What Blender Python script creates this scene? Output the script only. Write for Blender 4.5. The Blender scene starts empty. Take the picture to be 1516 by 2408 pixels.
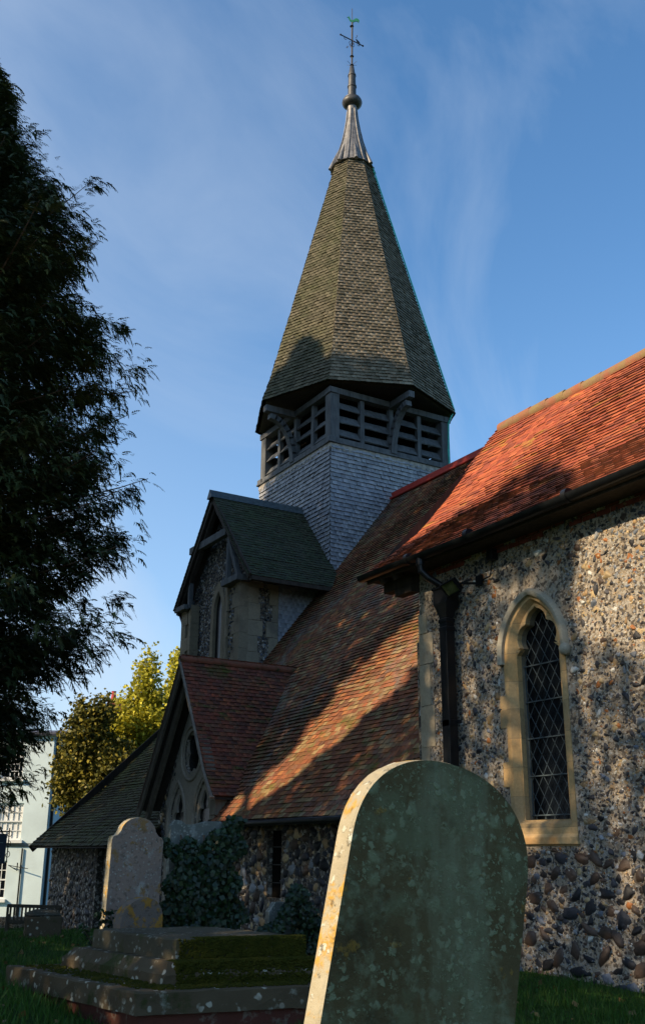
import bpy, math, random
import numpy as np
from math import sin, cos, tan, pi, radians, sqrt, hypot, atan2
from mathutils import Vector, Matrix
random.seed(7); RNG = np.random.default_rng(11)
scene = bpy.context.scene
COL = scene.collection

# ------------------------------------------------------------------ camera
# axes: +x = across the church (away), +y = along the church (away), z up; the eye is the origin, ground about -1.35
YAW, PITCH, ROLL = radians(30.9), radians(18.7), radians(0.4)
fwd = Vector((sin(YAW)*cos(PITCH), cos(YAW)*cos(PITCH), sin(PITCH)))
rgt = Vector((cos(YAW), -sin(YAW), 0)); upv = rgt.cross(fwd)
R_ = rgt*cos(ROLL) + upv*sin(ROLL); U_ = upv*cos(ROLL) - rgt*sin(ROLL)
cd = bpy.data.cameras.new('camera'); cam = bpy.data.objects.new('camera', cd); COL.objects.link(cam)
m3 = Matrix((R_, U_, -fwd)).transposed(); cam.matrix_world = m3.to_4x4()
cd.sensor_fit = 'VERTICAL'; cd.sensor_height = 36; cd.lens = 36*2370/2408; cd.clip_end = 2000; cd.clip_start = .05
scene.camera = cam

# ------------------------------------------------------------------ light
SUN_EL, SUN_PH = radians(30), radians(2)
TO_SUN = Vector((-cos(SUN_EL)*cos(SUN_PH), cos(SUN_EL)*sin(SUN_PH), sin(SUN_EL)))
sl = bpy.data.lights.new('sun', 'SUN'); sun = bpy.data.objects.new('sun', sl); COL.objects.link(sun)
sl.energy = 5.0; sl.angle = radians(.5); sl.color = (1, .80, .53)
sun.rotation_euler = TO_SUN.to_track_quat('Z', 'Y').to_euler(); sun.location = (-20, 0, 30)
w = bpy.data.worlds.new('World'); scene.world = w; w.use_nodes = True
nt = w.node_tree; nt.nodes.clear()
def wn(t, **k):
    n = nt.nodes.new(t)
    for a, b in k.items(): setattr(n, a, b)
    return n
sky = wn('ShaderNodeTexSky'); sky.sky_type = 'NISHITA'; sky.sun_disc = False
sky.sun_elevation = SUN_EL; sky.sun_rotation = radians(-88); sky.air_density = 1.0; sky.dust_density = .8; sky.ozone_density = 6
tc = wn('ShaderNodeTexCoord')
mp = wn('ShaderNodeMapping'); mp.inputs['Rotation'].default_value = (.3, .5, .35); mp.inputs['Location'].default_value = (5, 1, 2); mp.inputs['Scale'].default_value = (1.6, 2.6, 1.1)
nz = wn('ShaderNodeTexNoise'); nz.inputs['Scale'].default_value = 1.7; nz.inputs['Detail'].default_value = 9; nz.inputs['Roughness'].default_value = .56; nz.inputs['Distortion'].default_value = .7
rp = wn('ShaderNodeValToRGB'); rp.color_ramp.elements[0].position = .44; rp.color_ramp.elements[1].position = .76
rp.color_ramp.elements[0].color = (0, 0, 0, 1); rp.color_ramp.elements[1].color = (1, 1, 1, 1)
mx = wn('ShaderNodeMix'); mx.data_type = 'RGBA'; mx.inputs[7].default_value = (3.5, 4.0, 4.7, 1)
bg = wn('ShaderNodeBackground'); bg.inputs['Strength'].default_value = .15
ow = wn('ShaderNodeOutputWorld')
L = nt.links.new
L(tc.outputs['Generated'], mp.inputs['Vector']); L(mp.outputs[0], nz.inputs['Vector']); L(nz.outputs['Fac'], rp.inputs[0])
dt = wn('ShaderNodeVectorMath', operation='DOT_PRODUCT'); dt.inputs[1].default_value = (-.858, .514, 0); L(tc.outputs['Generated'], dt.inputs[0])
ma = wn('ShaderNodeMath', operation='MULTIPLY_ADD'); ma.inputs[1].default_value = .45; ma.inputs[2].default_value = .03; L(dt.outputs['Value'], ma.inputs[0])   # thin haze thickens towards the sun side
mb = wn('ShaderNodeMath', operation='MULTIPLY'); L(rp.outputs[0], mb.inputs[0]); mb.inputs[1].default_value = .36
mc = wn('ShaderNodeMath', operation='MULTIPLY_ADD', use_clamp=True); mc.inputs[1].default_value = 1.0; L(ma.outputs[0], mc.inputs[0]); L(mb.outputs[0], mc.inputs[2])
sx = wn('ShaderNodeSeparateXYZ'); L(tc.outputs['Generated'], sx.inputs[0])
h1 = wn('ShaderNodeMath', operation='SUBTRACT', use_clamp=True); h1.inputs[0].default_value = 1; L(sx.outputs[2], h1.inputs[1])
h2 = wn('ShaderNodeMath', operation='POWER'); L(h1.outputs[0], h2.inputs[0]); h2.inputs[1].default_value = 4
h3 = wn('ShaderNodeMath', operation='MULTIPLY_ADD', use_clamp=True); L(h2.outputs[0], h3.inputs[0]); h3.inputs[1].default_value = .6; L(mc.outputs[0], h3.inputs[2])      # paler air low down
L(h3.outputs[0], mx.inputs[0]); tn = wn('ShaderNodeMix'); tn.data_type = 'RGBA'; tn.blend_type = 'MULTIPLY'; tn.inputs[0].default_value = 1; tn.inputs[7].default_value = (.84, 1.10, 1.10, 1); L(sky.outputs[0], tn.inputs[6]); L(tn.outputs[2], mx.inputs[6]); L(mx.outputs[2], bg.inputs[0]); L(bg.outputs[0], ow.inputs[0])
scene.view_settings.view_transform = 'Standard'; scene.view_settings.look = 'None'
scene.view_settings.exposure = 0.45; scene.view_settings.gamma = 1
scene.render.resolution_x = 644; scene.render.resolution_y = 1024

# ------------------------------------------------------------------ materials
def c3(c): return (c[0], c[1], c[2], 1)
class NT:
    def __init__(s, name, rough=.85, metal=0, spec=.3):
        s.m = bpy.data.materials.new(name); s.m.use_nodes = True; s.t = s.m.node_tree
        s.b = s.t.nodes['Principled BSDF']; s.b.inputs['Roughness'].default_value = rough
        s.b.inputs['Metallic'].default_value = metal; s.b.inputs['Specular IOR Level'].default_value = spec
        s.co = s.t.nodes.new('ShaderNodeTexCoord').outputs['Object']
    def n(s, t): return s.t.nodes.new(t)
    def l(s, a, b): s.t.links.new(a, b)
    def noise(s, scale, detail=4, rough=.6, stretch=None, dist=0):
        n = s.n('ShaderNodeTexNoise'); n.inputs['Scale'].default_value = scale; n.inputs['Detail'].default_value = detail
        n.inputs['Roughness'].default_value = rough; n.inputs['Distortion'].default_value = dist
        s.l(s.vec(stretch), n.inputs['Vector']); return n.outputs['Fac']
    def vec(s, stretch=None):
        if not stretch: return s.co
        m = s.n('ShaderNodeMapping'); m.inputs['Scale'].default_value = stretch; s.l(s.co, m.inputs['Vector']); return m.outputs[0]
    def vor(s, scale, feature='F1', out='Distance', stretch=None, rnd=1):
        n = s.n('ShaderNodeTexVoronoi'); n.feature = feature; n.inputs['Scale'].default_value = scale
        n.inputs['Randomness'].default_value = rnd; s.l(s.vec(stretch), n.inputs['Vector']); return n.outputs[out]
    def ramp(s, f, stops, interp='LINEAR'):
        r = s.n('ShaderNodeValToRGB'); r.color_ramp.interpolation = interp; e = r.color_ramp.elements
        while len(e) < len(stops): e.new(.5)
        for q, (p, c) in zip(e, stops):
            q.position = p; q.color = c3(c) if not isinstance(c, (int, float)) else (c, c, c, 1)
        s.l(f, r.inputs[0]); return r.outputs[0]
    def mix(s, f, a, b, mode='MIX'):
        x = s.n('ShaderNodeMix'); x.data_type = 'RGBA'; x.blend_type = mode
        for v, i in ((f, 0), (a, 6), (b, 7)):
            if hasattr(v, 'links'): s.l(v, x.inputs[i])
            else: x.inputs[i].default_value = v if i == 0 else c3(v)
        return x.outputs[2]
    def math(s, op, a, b=0):
        x = s.n('ShaderNodeMath'); x.operation = op
        for v, i in ((a, 0), (b, 1)):
            if hasattr(v, 'links'): s.l(v, x.inputs[i])
            else: x.inputs[i].default_value = v
        return x.outputs[0]
    def attr(s, name='tint', out='Color'):
        a = s.n('ShaderNodeAttribute'); a.attribute_name = name; return a.outputs[out]
    def sep(s, c):
        x = s.n('ShaderNodeSeparateColor'); s.l(c, x.inputs[0]); return x.outputs
    def xyz(s):
        x = s.n('ShaderNodeSeparateXYZ'); s.l(s.co, x.inputs[0]); return x.outputs
    def out(s, col, bump=None, dist=.01, strength=.6, rough=None):
        if hasattr(col, 'links'): s.l(col, s.b.inputs['Base Color'])
        else: s.b.inputs['Base Color'].default_value = c3(col)
        if bump is not None:
            b = s.n('ShaderNodeBump'); b.inputs['Strength'].default_value = strength; b.inputs['Distance'].default_value = dist
            s.l(bump, b.inputs['Height']); s.l(b.outputs[0], s.b.inputs['Normal'])
        if rough is not None: s.l(rough, s.b.inputs['Roughness'])
        return s.m
def step(t, f, a, b): return t.ramp(f, [(a, 0.0), (b, 1.0)])

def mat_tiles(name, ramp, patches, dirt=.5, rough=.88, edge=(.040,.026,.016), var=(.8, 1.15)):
    t = NT(name, rough, spec=.2); r, g, b = t.sep(t.attr())[:3]
    n = len(ramp); col = t.ramp(r, [(i/n, c) for i, c in enumerate(ramp)], 'CONSTANT')
    col = t.mix(1, col, t.ramp(g, [(0, var[0]), (1, var[1])]), 'MULTIPLY')
    col = t.mix(dirt, col, t.ramp(t.noise(9, 6, .7), [(.3, .35), (.7, 1.25)]), 'MULTIPLY')
    for scale, lo, hi, amt, c, st in patches:
        f = step(t, t.noise(scale, 7, .68, st), lo, hi)
        f = t.math('MULTIPLY', f, t.ramp(b, [(0, amt*.35), (1, amt)]))
        col = t.mix(f, col, c)
    col = t.mix(t.math('MULTIPLY', t.attr(out='Alpha'), .8), col, edge)  # front edges painted dark as course shadow lines, together with edge moss
    return t.out(col, t.noise(55, 4, .7), .006, .6)
M = {}
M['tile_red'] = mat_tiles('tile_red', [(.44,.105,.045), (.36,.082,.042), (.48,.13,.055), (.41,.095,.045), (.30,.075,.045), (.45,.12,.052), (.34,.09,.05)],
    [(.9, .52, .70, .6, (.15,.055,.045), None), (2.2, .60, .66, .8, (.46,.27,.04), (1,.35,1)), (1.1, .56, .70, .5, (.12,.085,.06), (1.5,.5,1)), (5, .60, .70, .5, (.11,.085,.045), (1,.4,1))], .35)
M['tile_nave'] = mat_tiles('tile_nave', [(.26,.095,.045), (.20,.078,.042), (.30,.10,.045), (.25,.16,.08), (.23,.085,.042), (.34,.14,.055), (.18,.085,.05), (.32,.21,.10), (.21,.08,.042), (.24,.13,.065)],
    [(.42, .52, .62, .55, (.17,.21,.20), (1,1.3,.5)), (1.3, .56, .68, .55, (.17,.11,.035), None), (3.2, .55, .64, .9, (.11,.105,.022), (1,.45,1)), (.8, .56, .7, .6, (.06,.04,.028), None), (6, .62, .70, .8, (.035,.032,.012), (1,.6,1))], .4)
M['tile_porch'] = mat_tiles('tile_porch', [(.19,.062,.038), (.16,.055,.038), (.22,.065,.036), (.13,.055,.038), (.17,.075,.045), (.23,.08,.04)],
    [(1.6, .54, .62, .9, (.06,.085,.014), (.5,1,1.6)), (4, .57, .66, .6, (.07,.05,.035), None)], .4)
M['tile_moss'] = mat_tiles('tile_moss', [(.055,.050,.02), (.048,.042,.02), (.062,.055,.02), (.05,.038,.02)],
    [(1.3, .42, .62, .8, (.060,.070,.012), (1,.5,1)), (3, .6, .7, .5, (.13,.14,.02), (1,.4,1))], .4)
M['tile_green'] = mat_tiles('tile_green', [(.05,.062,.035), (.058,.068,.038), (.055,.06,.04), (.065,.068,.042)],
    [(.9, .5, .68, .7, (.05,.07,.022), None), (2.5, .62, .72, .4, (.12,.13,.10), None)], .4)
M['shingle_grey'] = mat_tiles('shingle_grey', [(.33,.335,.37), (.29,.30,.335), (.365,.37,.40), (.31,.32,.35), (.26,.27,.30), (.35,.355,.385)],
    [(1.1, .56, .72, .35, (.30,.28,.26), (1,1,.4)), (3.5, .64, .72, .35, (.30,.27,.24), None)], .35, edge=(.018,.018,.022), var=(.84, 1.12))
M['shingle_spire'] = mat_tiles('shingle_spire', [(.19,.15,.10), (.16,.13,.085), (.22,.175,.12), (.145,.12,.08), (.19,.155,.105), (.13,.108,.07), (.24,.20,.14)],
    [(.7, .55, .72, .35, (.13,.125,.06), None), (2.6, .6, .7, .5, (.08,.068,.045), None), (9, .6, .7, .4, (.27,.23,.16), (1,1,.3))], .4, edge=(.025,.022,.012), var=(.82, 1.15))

M['shingle_mossy_shaded'] = mat_tiles('shingle_mossy_shaded', [(.115,.10,.065), (.098,.086,.055), (.13,.112,.072), (.088,.078,.05), (.115,.10,.065), (.08,.072,.044), (.14,.12,.08)],
    [(.7, .5, .68, .5, (.085,.09,.035), None), (2.6, .56, .68, .6, (.045,.042,.028), None), (.33, .5, .62, .4, (.06,.07,.03), None)], .4, edge=(.02,.018,.01), var=(.82, 1.15))  # mossy copy painted darker so the sunlit spire faces look less bright

def mat_stone(name, base, alt, lichen=None, scale=3, joints=0, rough=.88):
    t = NT(name, rough, spec=.2)
    col = t.mix(step(t, t.noise(scale, 6, .65), .35, .68), base, alt)
    if joints:                                # each course its own tone, a dark joint between
        zc = t.math('MULTIPLY', t.math('ADD', t.xyz()[2], t.math('MULTIPLY', t.noise(1.2, 2), .10)), joints)
        wn_ = t.n('ShaderNodeTexWhiteNoise'); wn_.noise_dimensions = '1D'; t.l(t.math('FLOOR', zc), wn_.inputs['W'])
        col = t.mix(1, col, t.ramp(wn_.outputs['Value'], [(0, (.72,.70,.68)), (.5, (1,.95,.9)), (1, (1.0,.86,.70))]), 'MULTIPLY')
        col = t.mix(t.ramp(t.math('FRACT', zc), [(0, .75), (.03, 0)]), col, (.16,.12,.08))
    col = t.mix(.5, col, t.ramp(t.noise(26, 5, .7), [(.3, .6), (.7, 1.2)]), 'MULTIPLY')
    if lichen:
        for (sc, lo, hi, amt, c) in lichen:
            col = t.mix(t.math('MULTIPLY', step(t, t.noise(sc, 5, .6), lo, hi), amt), col, c)
    return t.out(col, t.noise(70, 5, .75), .006, .6)
M['dressed_stone'] = mat_stone('dressed_stone', (.50,.36,.20), (.58,.42,.22), [(1.2, .55, .72, .8, (.42,.20,.06)), (6, .60, .72, .6, (.17,.13,.09)), (2.3, .60, .7, .5, (.30,.27,.23))], joints=2.7)
M['hood_stone'] = mat_stone('hood_stone', (.42,.37,.28), (.35,.33,.28), [(5, .60, .72, .6, (.20,.19,.15)), (2, .62, .75, .4, (.45,.22,.12))])
M['buff_stone'] = mat_stone('buff_stone', (.32,.26,.18), (.25,.21,.15), [(1.4, .55, .68, .7, (.14,.12,.10)), (8, .62, .7, .5, (.12,.11,.09))])
M['pale_stone'] = mat_stone('pale_stone', (.36,.31,.25), (.30,.26,.21), [(1.4, .56, .68, .6, (.17,.14,.11)), (8, .62, .7, .5, (.14,.12,.10))])
M['grey_stone'] = mat_stone('grey_stone', (.21,.17,.12), (.27,.22,.15), [(1.4, .56, .68, .6, (.10,.08,.06)), (8, .62, .7, .5, (.09,.08,.07))])
M['quoin_stone'] = mat_stone('quoin_stone', (.46,.38,.27), (.38,.30,.20), [(2.0, .58, .7, .6, (.30,.20,.12)), (9, .62, .7, .5, (.2,.16,.12))])

def mat_mortar(name, base, alt, peb=75):
    t = NT(name, .92, spec=.15)
    col = t.mix(step(t, t.noise(2.5, 5, .6), .35, .65), base, alt)
    vc = t.sep(t.vor(peb, 'F1', 'Color'))
    pc = t.ramp(vc[0], [(0, (.40,.34,.27)), (.3, (.12,.10,.09)), (.42, (.48,.44,.38)), (.6, (.30,.17,.08)), (.72, (.42,.38,.33)), (.86, (.09,.09,.10)), (.93, (.55,.52,.48))], 'CONSTANT')
    d = t.vor(peb, 'DISTANCE_TO_EDGE')
    col = t.mix(t.math('MULTIPLY', step(t, d, .04, .16), .62), col, pc)
    col = t.mix(.6, col, t.ramp(t.noise(1.3, 5, .6), [(.3, .5), (.6, 1.12)]), 'MULTIPLY'); col = t.mix(.7, col, t.ramp(t.noise(11, 6, .75), [(.35, .5), (.6, 1.2)]), 'MULTIPLY')
    vd = t.sep(t.vor(peb*.42, 'F1', 'Color')); col = t.mix(t.math('MULTIPLY', step(t, vd[1], .62, .70), .75), col, (.07,.06,.055)); col = t.mix(t.math('MULTIPLY', step(t, vd[2], .80, .86), .7), col, (.62,.58,.52))
    h = t.math('ADD', t.math('MULTIPLY', step(t, d, 0, .3), .6), t.noise(30, 5, .7))
    return t.out(col, h, .02, .9)
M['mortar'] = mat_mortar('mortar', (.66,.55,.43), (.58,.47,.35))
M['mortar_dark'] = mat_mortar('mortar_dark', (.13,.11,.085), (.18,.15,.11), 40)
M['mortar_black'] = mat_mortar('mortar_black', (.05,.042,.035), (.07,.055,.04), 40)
t = NT('flint', .55, spec=.35)
M['flint'] = t.out(t.mix(.55, t.attr(), t.ramp(t.noise(28, 5, .7), [(.3, .45), (.7, 1.35)]), 'MULTIPLY'), t.noise(45, 4, .6), .012, .6)
def mat_wood(name, a, b, rough=.8):
    t = NT(name, rough, spec=.2)
    col = t.mix(step(t, t.noise(14, 5, .65, (1, 1, .12)), .35, .65), a, b)
    col = t.mix(.5, col, t.ramp(t.noise(2.5, 4, .6), [(.3, .6), (.7, 1.2)]), 'MULTIPLY')
    return t.out(col, t.noise(40, 4, .6, (1, 1, .1)), .01, .6)
M['oak_grey'] = mat_wood('oak_grey', (.075,.078,.084), (.14,.145,.15))
M['oak_dark'] = mat_wood('oak_dark', (.035,.028,.022), (.06,.045,.035))
M['oak_pale'] = mat_wood('oak_pale', (.26,.22,.17), (.17,.14,.11))
M['bench_wood'] = mat_wood('bench_wood', (.10,.08,.06), (.15,.12,.09))
def mat_plain(name, c, rough=.5, metal=0, spec=.4, var=.25, sc=12, bump=.3):
    t = NT(name, rough, metal, spec)
    return t.out(t.mix(1, c, t.ramp(t.noise(sc, 4, .6), [(.25, 1-var*2), (.75, 1+var)]), 'MULTIPLY'), t.noise(sc*4, 3), .004, bump)
M['black_iron'] = mat_plain('black_iron', (.006,.007,.009), .4, 0, .35)
M['vane_iron'] = mat_plain('vane_iron', (.035,.025,.022), .6)
M['verdigris'] = mat_plain('verdigris', (.03,.22,.13), .6, 0, .3)
M['teal_cable'] = mat_plain('teal_cable', (.06,.50,.40), .5)
M['lead'] = mat_plain('lead', (.20,.19,.185), .5, .3, .5, .3, 6)
M['lead_dark'] = mat_plain('lead_dark', (.075,.072,.07), .5, .3, .5, .3, 6)
M['lead_trim'] = mat_plain('lead_trim', (.36,.32,.27), .6, .0, .4, .3, 8)
M['ridge_clay'] = mat_plain('ridge_clay', (.42,.045,.03), .6, 0, .3, .12, 7)
t = NT('ridge_old', .9)
M['ridge_old'] = t.out(t.mix(step(t, t.noise(3, 6, .65), .42, .6), t.mix(step(t, t.noise(1.5, 3), .4, .6), (.30,.11,.06), (.22,.12,.08)), (.24,.17,.075)), t.noise(40), .01)
t = NT('ridge_moss', .9)
M['ridge_moss'] = t.out(t.mix(step(t, t.noise(4, 6, .65), .5, .62), (.20,.075,.045), (.045,.05,.02)), t.noise(40), .01)
M['slate_ridge'] = mat_plain('slate_ridge', (.07,.09,.10), .55)
M['red_brick'] = mat_plain('red_brick', (.20,.045,.03), .85)
M['glass_dark'] = mat_plain('glass_dark', (.004,.006,.009), .25, 0, .22, .2, 3, .15)
M['lead_came'] = mat_plain('lead_came', (.07,.095,.11), .5, .1)
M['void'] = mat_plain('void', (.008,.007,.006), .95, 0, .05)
M['lens'] = mat_plain('lens', (.10,.11,.05), .1, 0, .6)
M['bird'] = mat_plain('bird', (.02,.02,.025), .6)
M['white_paint'] = mat_plain('white_paint', (.72,.72,.70), .5, 0, .3, .05)
t = NT('house_brick', .75)
M['house_paint'] = t.out(t.mix(1, (.60,.70,.72), t.ramp(t.noise(.7, 5), [(.3, .85), (.7, 1.05)]), 'MULTIPLY'), t.noise(9, 3, .6, (1, 1, 3)), .01, .5)
M['house_blue'] = mat_plain('house_blue', (.30,.40,.46), .8, 0, .2, .08, 1)
M['roof_slate'] = mat_plain('roof_slate', (.09,.09,.12), .7)
M['sign_blue'] = mat_plain('sign_blue', (.03,.05,.09), .5, 0, .3, .1)
M['sign_ink'] = mat_plain('sign_ink', (.20,.33,.38), .6, 0, .2, .05)
M['bark'] = mat_wood('bark', (.10,.06,.04), (.17,.11,.075))
def mat_leaf(name, ramp, trans=.25, rough=.55, spec=.25):
    t = NT(name, rough, spec=spec); r, g, b = t.sep(t.attr())[:3]
    n = len(ramp); col = t.ramp(r, [(i/max(1, n-1), c) for i, c in enumerate(ramp)])
    col = t.mix(1, col, t.ramp(g, [(0, .6), (1, 1.3)]), 'MULTIPLY')
    t.out(col)
    tr = t.n('ShaderNodeBsdfTranslucent'); t.l(col, tr.inputs[0])
    ms = t.n('ShaderNodeMixShader'); ms.inputs[0].default_value = trans
    o = t.t.nodes['Material Output']; t.l(t.b.outputs[0], ms.inputs[1]); t.l(tr.outputs[0], ms.inputs[2]); t.l(ms.outputs[0], o.inputs[0])
    return t.m
M['leaf_cypress'] = mat_leaf('leaf_cypress', [(.030,.045,.014), (.055,.075,.020), (.13,.13,.035)], .15)
M['leaf_tree'] = mat_leaf('leaf_tree', [(.03,.055,.015), (.05,.08,.02)], .1)
M['leaf_gold'] = mat_leaf('leaf_gold', [(.20,.20,.025), (.46,.43,.04), (.70,.62,.06)], .3)
M['leaf_holly'] = mat_leaf('leaf_holly', [(.05,.065,.02), (.15,.14,.025), (.32,.26,.035)], .15)
M['leaf_ivy'] = mat_leaf('leaf_ivy', [(.006,.020,.006), (.014,.036,.012), (.028,.060,.020)], .1, .4, .4)
M['leaf_grass'] = mat_leaf('leaf_grass', [(.030,.085,.012), (.045,.12,.015), (.08,.14,.025)], .3)
t = NT('ground_grass', .95, spec=.1)
M['ground'] = t.out(t.mix(step(t, t.noise(3, 6, .7), .35, .65), (.022,.05,.010), (.04,.08,.015)), t.noise(25, 5, .7), .05, .8)

# ------------------------------------------------------------------ mesh helpers
def link(name, me, mat, parent=None):
    if mat is not None:
        me.materials.append(mat)
    o = bpy.data.objects.new(name, me); COL.objects.link(o)
    if parent is not None: o.parent = parent; o.matrix_parent_inverse = Matrix.Identity(4); o.location = -wloc(parent)
    return o
def wloc(p):
    v = Vector((0, 0, 0))
    while p is not None: v = v + p.location; p = p.parent
    return v
def empty(name, loc=(0,0,0)):
    o = bpy.data.objects.new(name, None); COL.objects.link(o); o.location = loc; o.empty_display_size = .3; return o
def tag(o, label=None, cat=None, group=None, kind=None):
    if label: o['label'] = label
    if cat: o['category'] = cat
    if group: o['group'] = group
    if kind: o['kind'] = kind
    return o
def npmesh(name, V, F, tint=None, smooth=False):
    """V (n,3), F (m,k) all faces with k corners, tint (n,3) per vertex"""
    me = bpy.data.meshes.new(name); V = np.asarray(V, np.float32); F = np.asarray(F, np.int32); m, k = F.shape
    me.vertices.add(len(V)); me.vertices.foreach_set('co', V.ravel())
    me.loops.add(m*k); me.loops.foreach_set('vertex_index', F.ravel())
    me.polygons.add(m); me.polygons.foreach_set('loop_start', np.arange(0, m*k, k, dtype=np.int32))
    me.polygons.foreach_set('loop_total', np.full(m, k, np.int32))
    if smooth: me.polygons.foreach_set('use_smooth', np.ones(m, bool))
    if tint is not None:
        a = me.color_attributes.new('tint', 'FLOAT_COLOR', 'POINT')
        tint = np.asarray(tint, np.float32); a.data.foreach_set('color', (tint if tint.shape[1] == 4 else np.concatenate([tint, np.ones((len(V), 1), np.float32)], 1)).ravel())
    me.update(calc_edges=True); me.validate(); return me
class MB:
    """collects plain shapes into one mesh"""
    def __init__(s): s.v = []; s.f = []
    def add(s, vs, fs):
        o = len(s.v); s.v += [tuple(v) for v in vs]; s.f += [tuple(i+o for i in f) for f in fs]; return s
    def box(s, c, size, X=(1,0,0), Y=(0,1,0), Z=(0,0,1), jit=0):
        c = Vector(c); X = Vector(X)*size[0]/2; Y = Vector(Y)*size[1]/2; Z = Vector(Z)*size[2]/2
        vs = [c + X*a + Y*b + Z*d + Vector([random.uniform(-jit, jit) for _ in range(3)]) for d in (-1, 1) for a, b in ((-1,-1),(1,-1),(1,1),(-1,1))]
        return s.add(vs, [(3,2,1,0),(4,5,6,7),(0,1,5,4),(1,2,6,5),(2,3,7,6),(3,0,4,7)])
    def beam(s, a, b, w, h, up=(0,0,1), jit=0):
        a, b = Vector(a), Vector(b); d = (b-a); n = d.length; d.normalize(); x = d.cross(Vector(up))
        if x.length < 1e-4: x = d.cross(Vector((1,0,0)))
        x.normalize(); z = x.cross(d)
        return s.box((a+b)/2, (w, n, h), x, d, z, jit)
    def tube(s, pts, r, n=10, cap=True):
        pts = [Vector(p) for p in pts]; rs = r if isinstance(r, (list, tuple)) else [r]*len(pts)
        rings = []; px = None
        for i, p in enumerate(pts):
            d = (pts[min(i+1, len(pts)-1)] - pts[max(i-1, 0)]).normalized()
            if px is None: px = d.orthogonal().normalized()
            px = (px - d*px.dot(d)).normalized(); py = d.cross(px)
            rings.append([p + (px*cos(2*pi*k/n) + py*sin(2*pi*k/n))*rs[i] for k in range(n)])
        vs = [v for q in rings for v in q]; fs = []
        for i in range(len(pts)-1):
            for k in range(n): fs.append((i*n+k, i*n+(k+1) % n, (i+1)*n+(k+1) % n, (i+1)*n+k))
        if cap: fs += [tuple(range(n))[::-1], tuple((len(pts)-1)*n+k for k in range(n))]
        return s.add(vs, fs)
    def lathe(s, c, prof, n=16, rot=0):
        vs = [Vector((c[0]+r*cos(rot+2*pi*k/n), c[1]+r*sin(rot+2*pi*k/n), c[2]+z)) for r, z in prof for k in range(n)]; fs = []
        for i in range(len(prof)-1):
            for k in range(n): fs.append((i*n+k, i*n+(k+1) % n, (i+1)*n+(k+1) % n, (i+1)*n+k))
        fs += [tuple(range(n))[::-1], tuple((len(prof)-1)*n+k for k in range(n))]
        return s.add(vs, fs)
    def quad(s, *p): return s.add(p, [tuple(range(len(p)))])
    def build(s, name, mat, parent=None, smooth=False, bevel=0):
        me = bpy.data.meshes.new(name); me.from_pydata(s.v, [], s.f); me.update()
        if smooth:
            me.polygons.foreach_set('use_smooth', [True]*len(me.polygons)); me.set_sharp_from_angle(angle=radians(40))
        o = link(name, me, mat, parent)
        if bevel:
            b = o.modifiers.new('bevel', 'BEVEL'); b.width = bevel; b.segments = 2; b.limit_method = 'ANGLE'
        return o
def plate(name, outer, holes, fn, depth, mat, parent=None, back=True, bevel=0, smooth=False):
    """flat shape with holes: 2D loops -> 3D through fn(a, b, d) with d = 0 front, depth back"""
    import bmesh
    bm = bmesh.new(); loops = [outer] + list(holes); rings = []; edges = []
    for lp in loops:
        vs = [bm.verts.new(fn(a, b, 0)) for a, b in lp]; rings.append(vs)
        for i in range(len(vs)): edges.append(bm.edges.new((vs[i], vs[(i+1) % len(vs)])))
    r = bmesh.ops.triangle_fill(bm, edges=edges, use_beauty=True)
    faces = [f for f in r['geom'] if isinstance(f, bmesh.types.BMFace)]
    pos = {v: p for vs, lp in zip(rings, loops) for v, p in zip(vs, lp)}
    def inside(p, lp):
        c = False; j = len(lp)-1
        for i in range(len(lp)):
            if (lp[i][1] > p[1]) != (lp[j][1] > p[1]) and p[0] < (lp[j][0]-lp[i][0])*(p[1]-lp[i][1])/(lp[j][1]-lp[i][1])+lp[i][0]: c = not c
            j = i
        return c
    bad = [f for f in faces if any(inside((sum(pos[v][0] for v in f.verts)/len(f.verts), sum(pos[v][1] for v in f.verts)/len(f.verts)), h) for h in holes)]
    faces = [f for f in faces if f not in bad]; bmesh.ops.delete(bm, geom=bad, context='FACES_ONLY')
    if depth:
        backs = []
        for lp in loops: backs.append([bm.verts.new(fn(a, b, depth)) for a, b in lp])
        mp = {v: w for A, B in zip(rings, backs) for v, w in zip(A, B)}
        if back:
            for f in faces: bm.faces.new([mp[v] for v in reversed(f.verts)])
        for A, B in zip(rings, backs):
            n = len(A)
            for i in range(n): bm.faces.new((A[i], A[(i+1) % n], B[(i+1) % n], B[i]))
    bmesh.ops.recalc_face_normals(bm, faces=bm.faces)
    me = bpy.data.meshes.new(name); bm.to_mesh(me); bm.free()
    if smooth:
        me.polygons.foreach_set('use_smooth', [True]*len(me.polygons)); me.set_sharp_from_angle(angle=radians(35))
    o = link(name, me, mat, parent)
    if bevel:
        b = o.modifiers.new('bevel', 'BEVEL'); b.width = bevel; b.segments = 2; b.limit_method = 'ANGLE'; b.angle_limit = radians(50)
    return o
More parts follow.
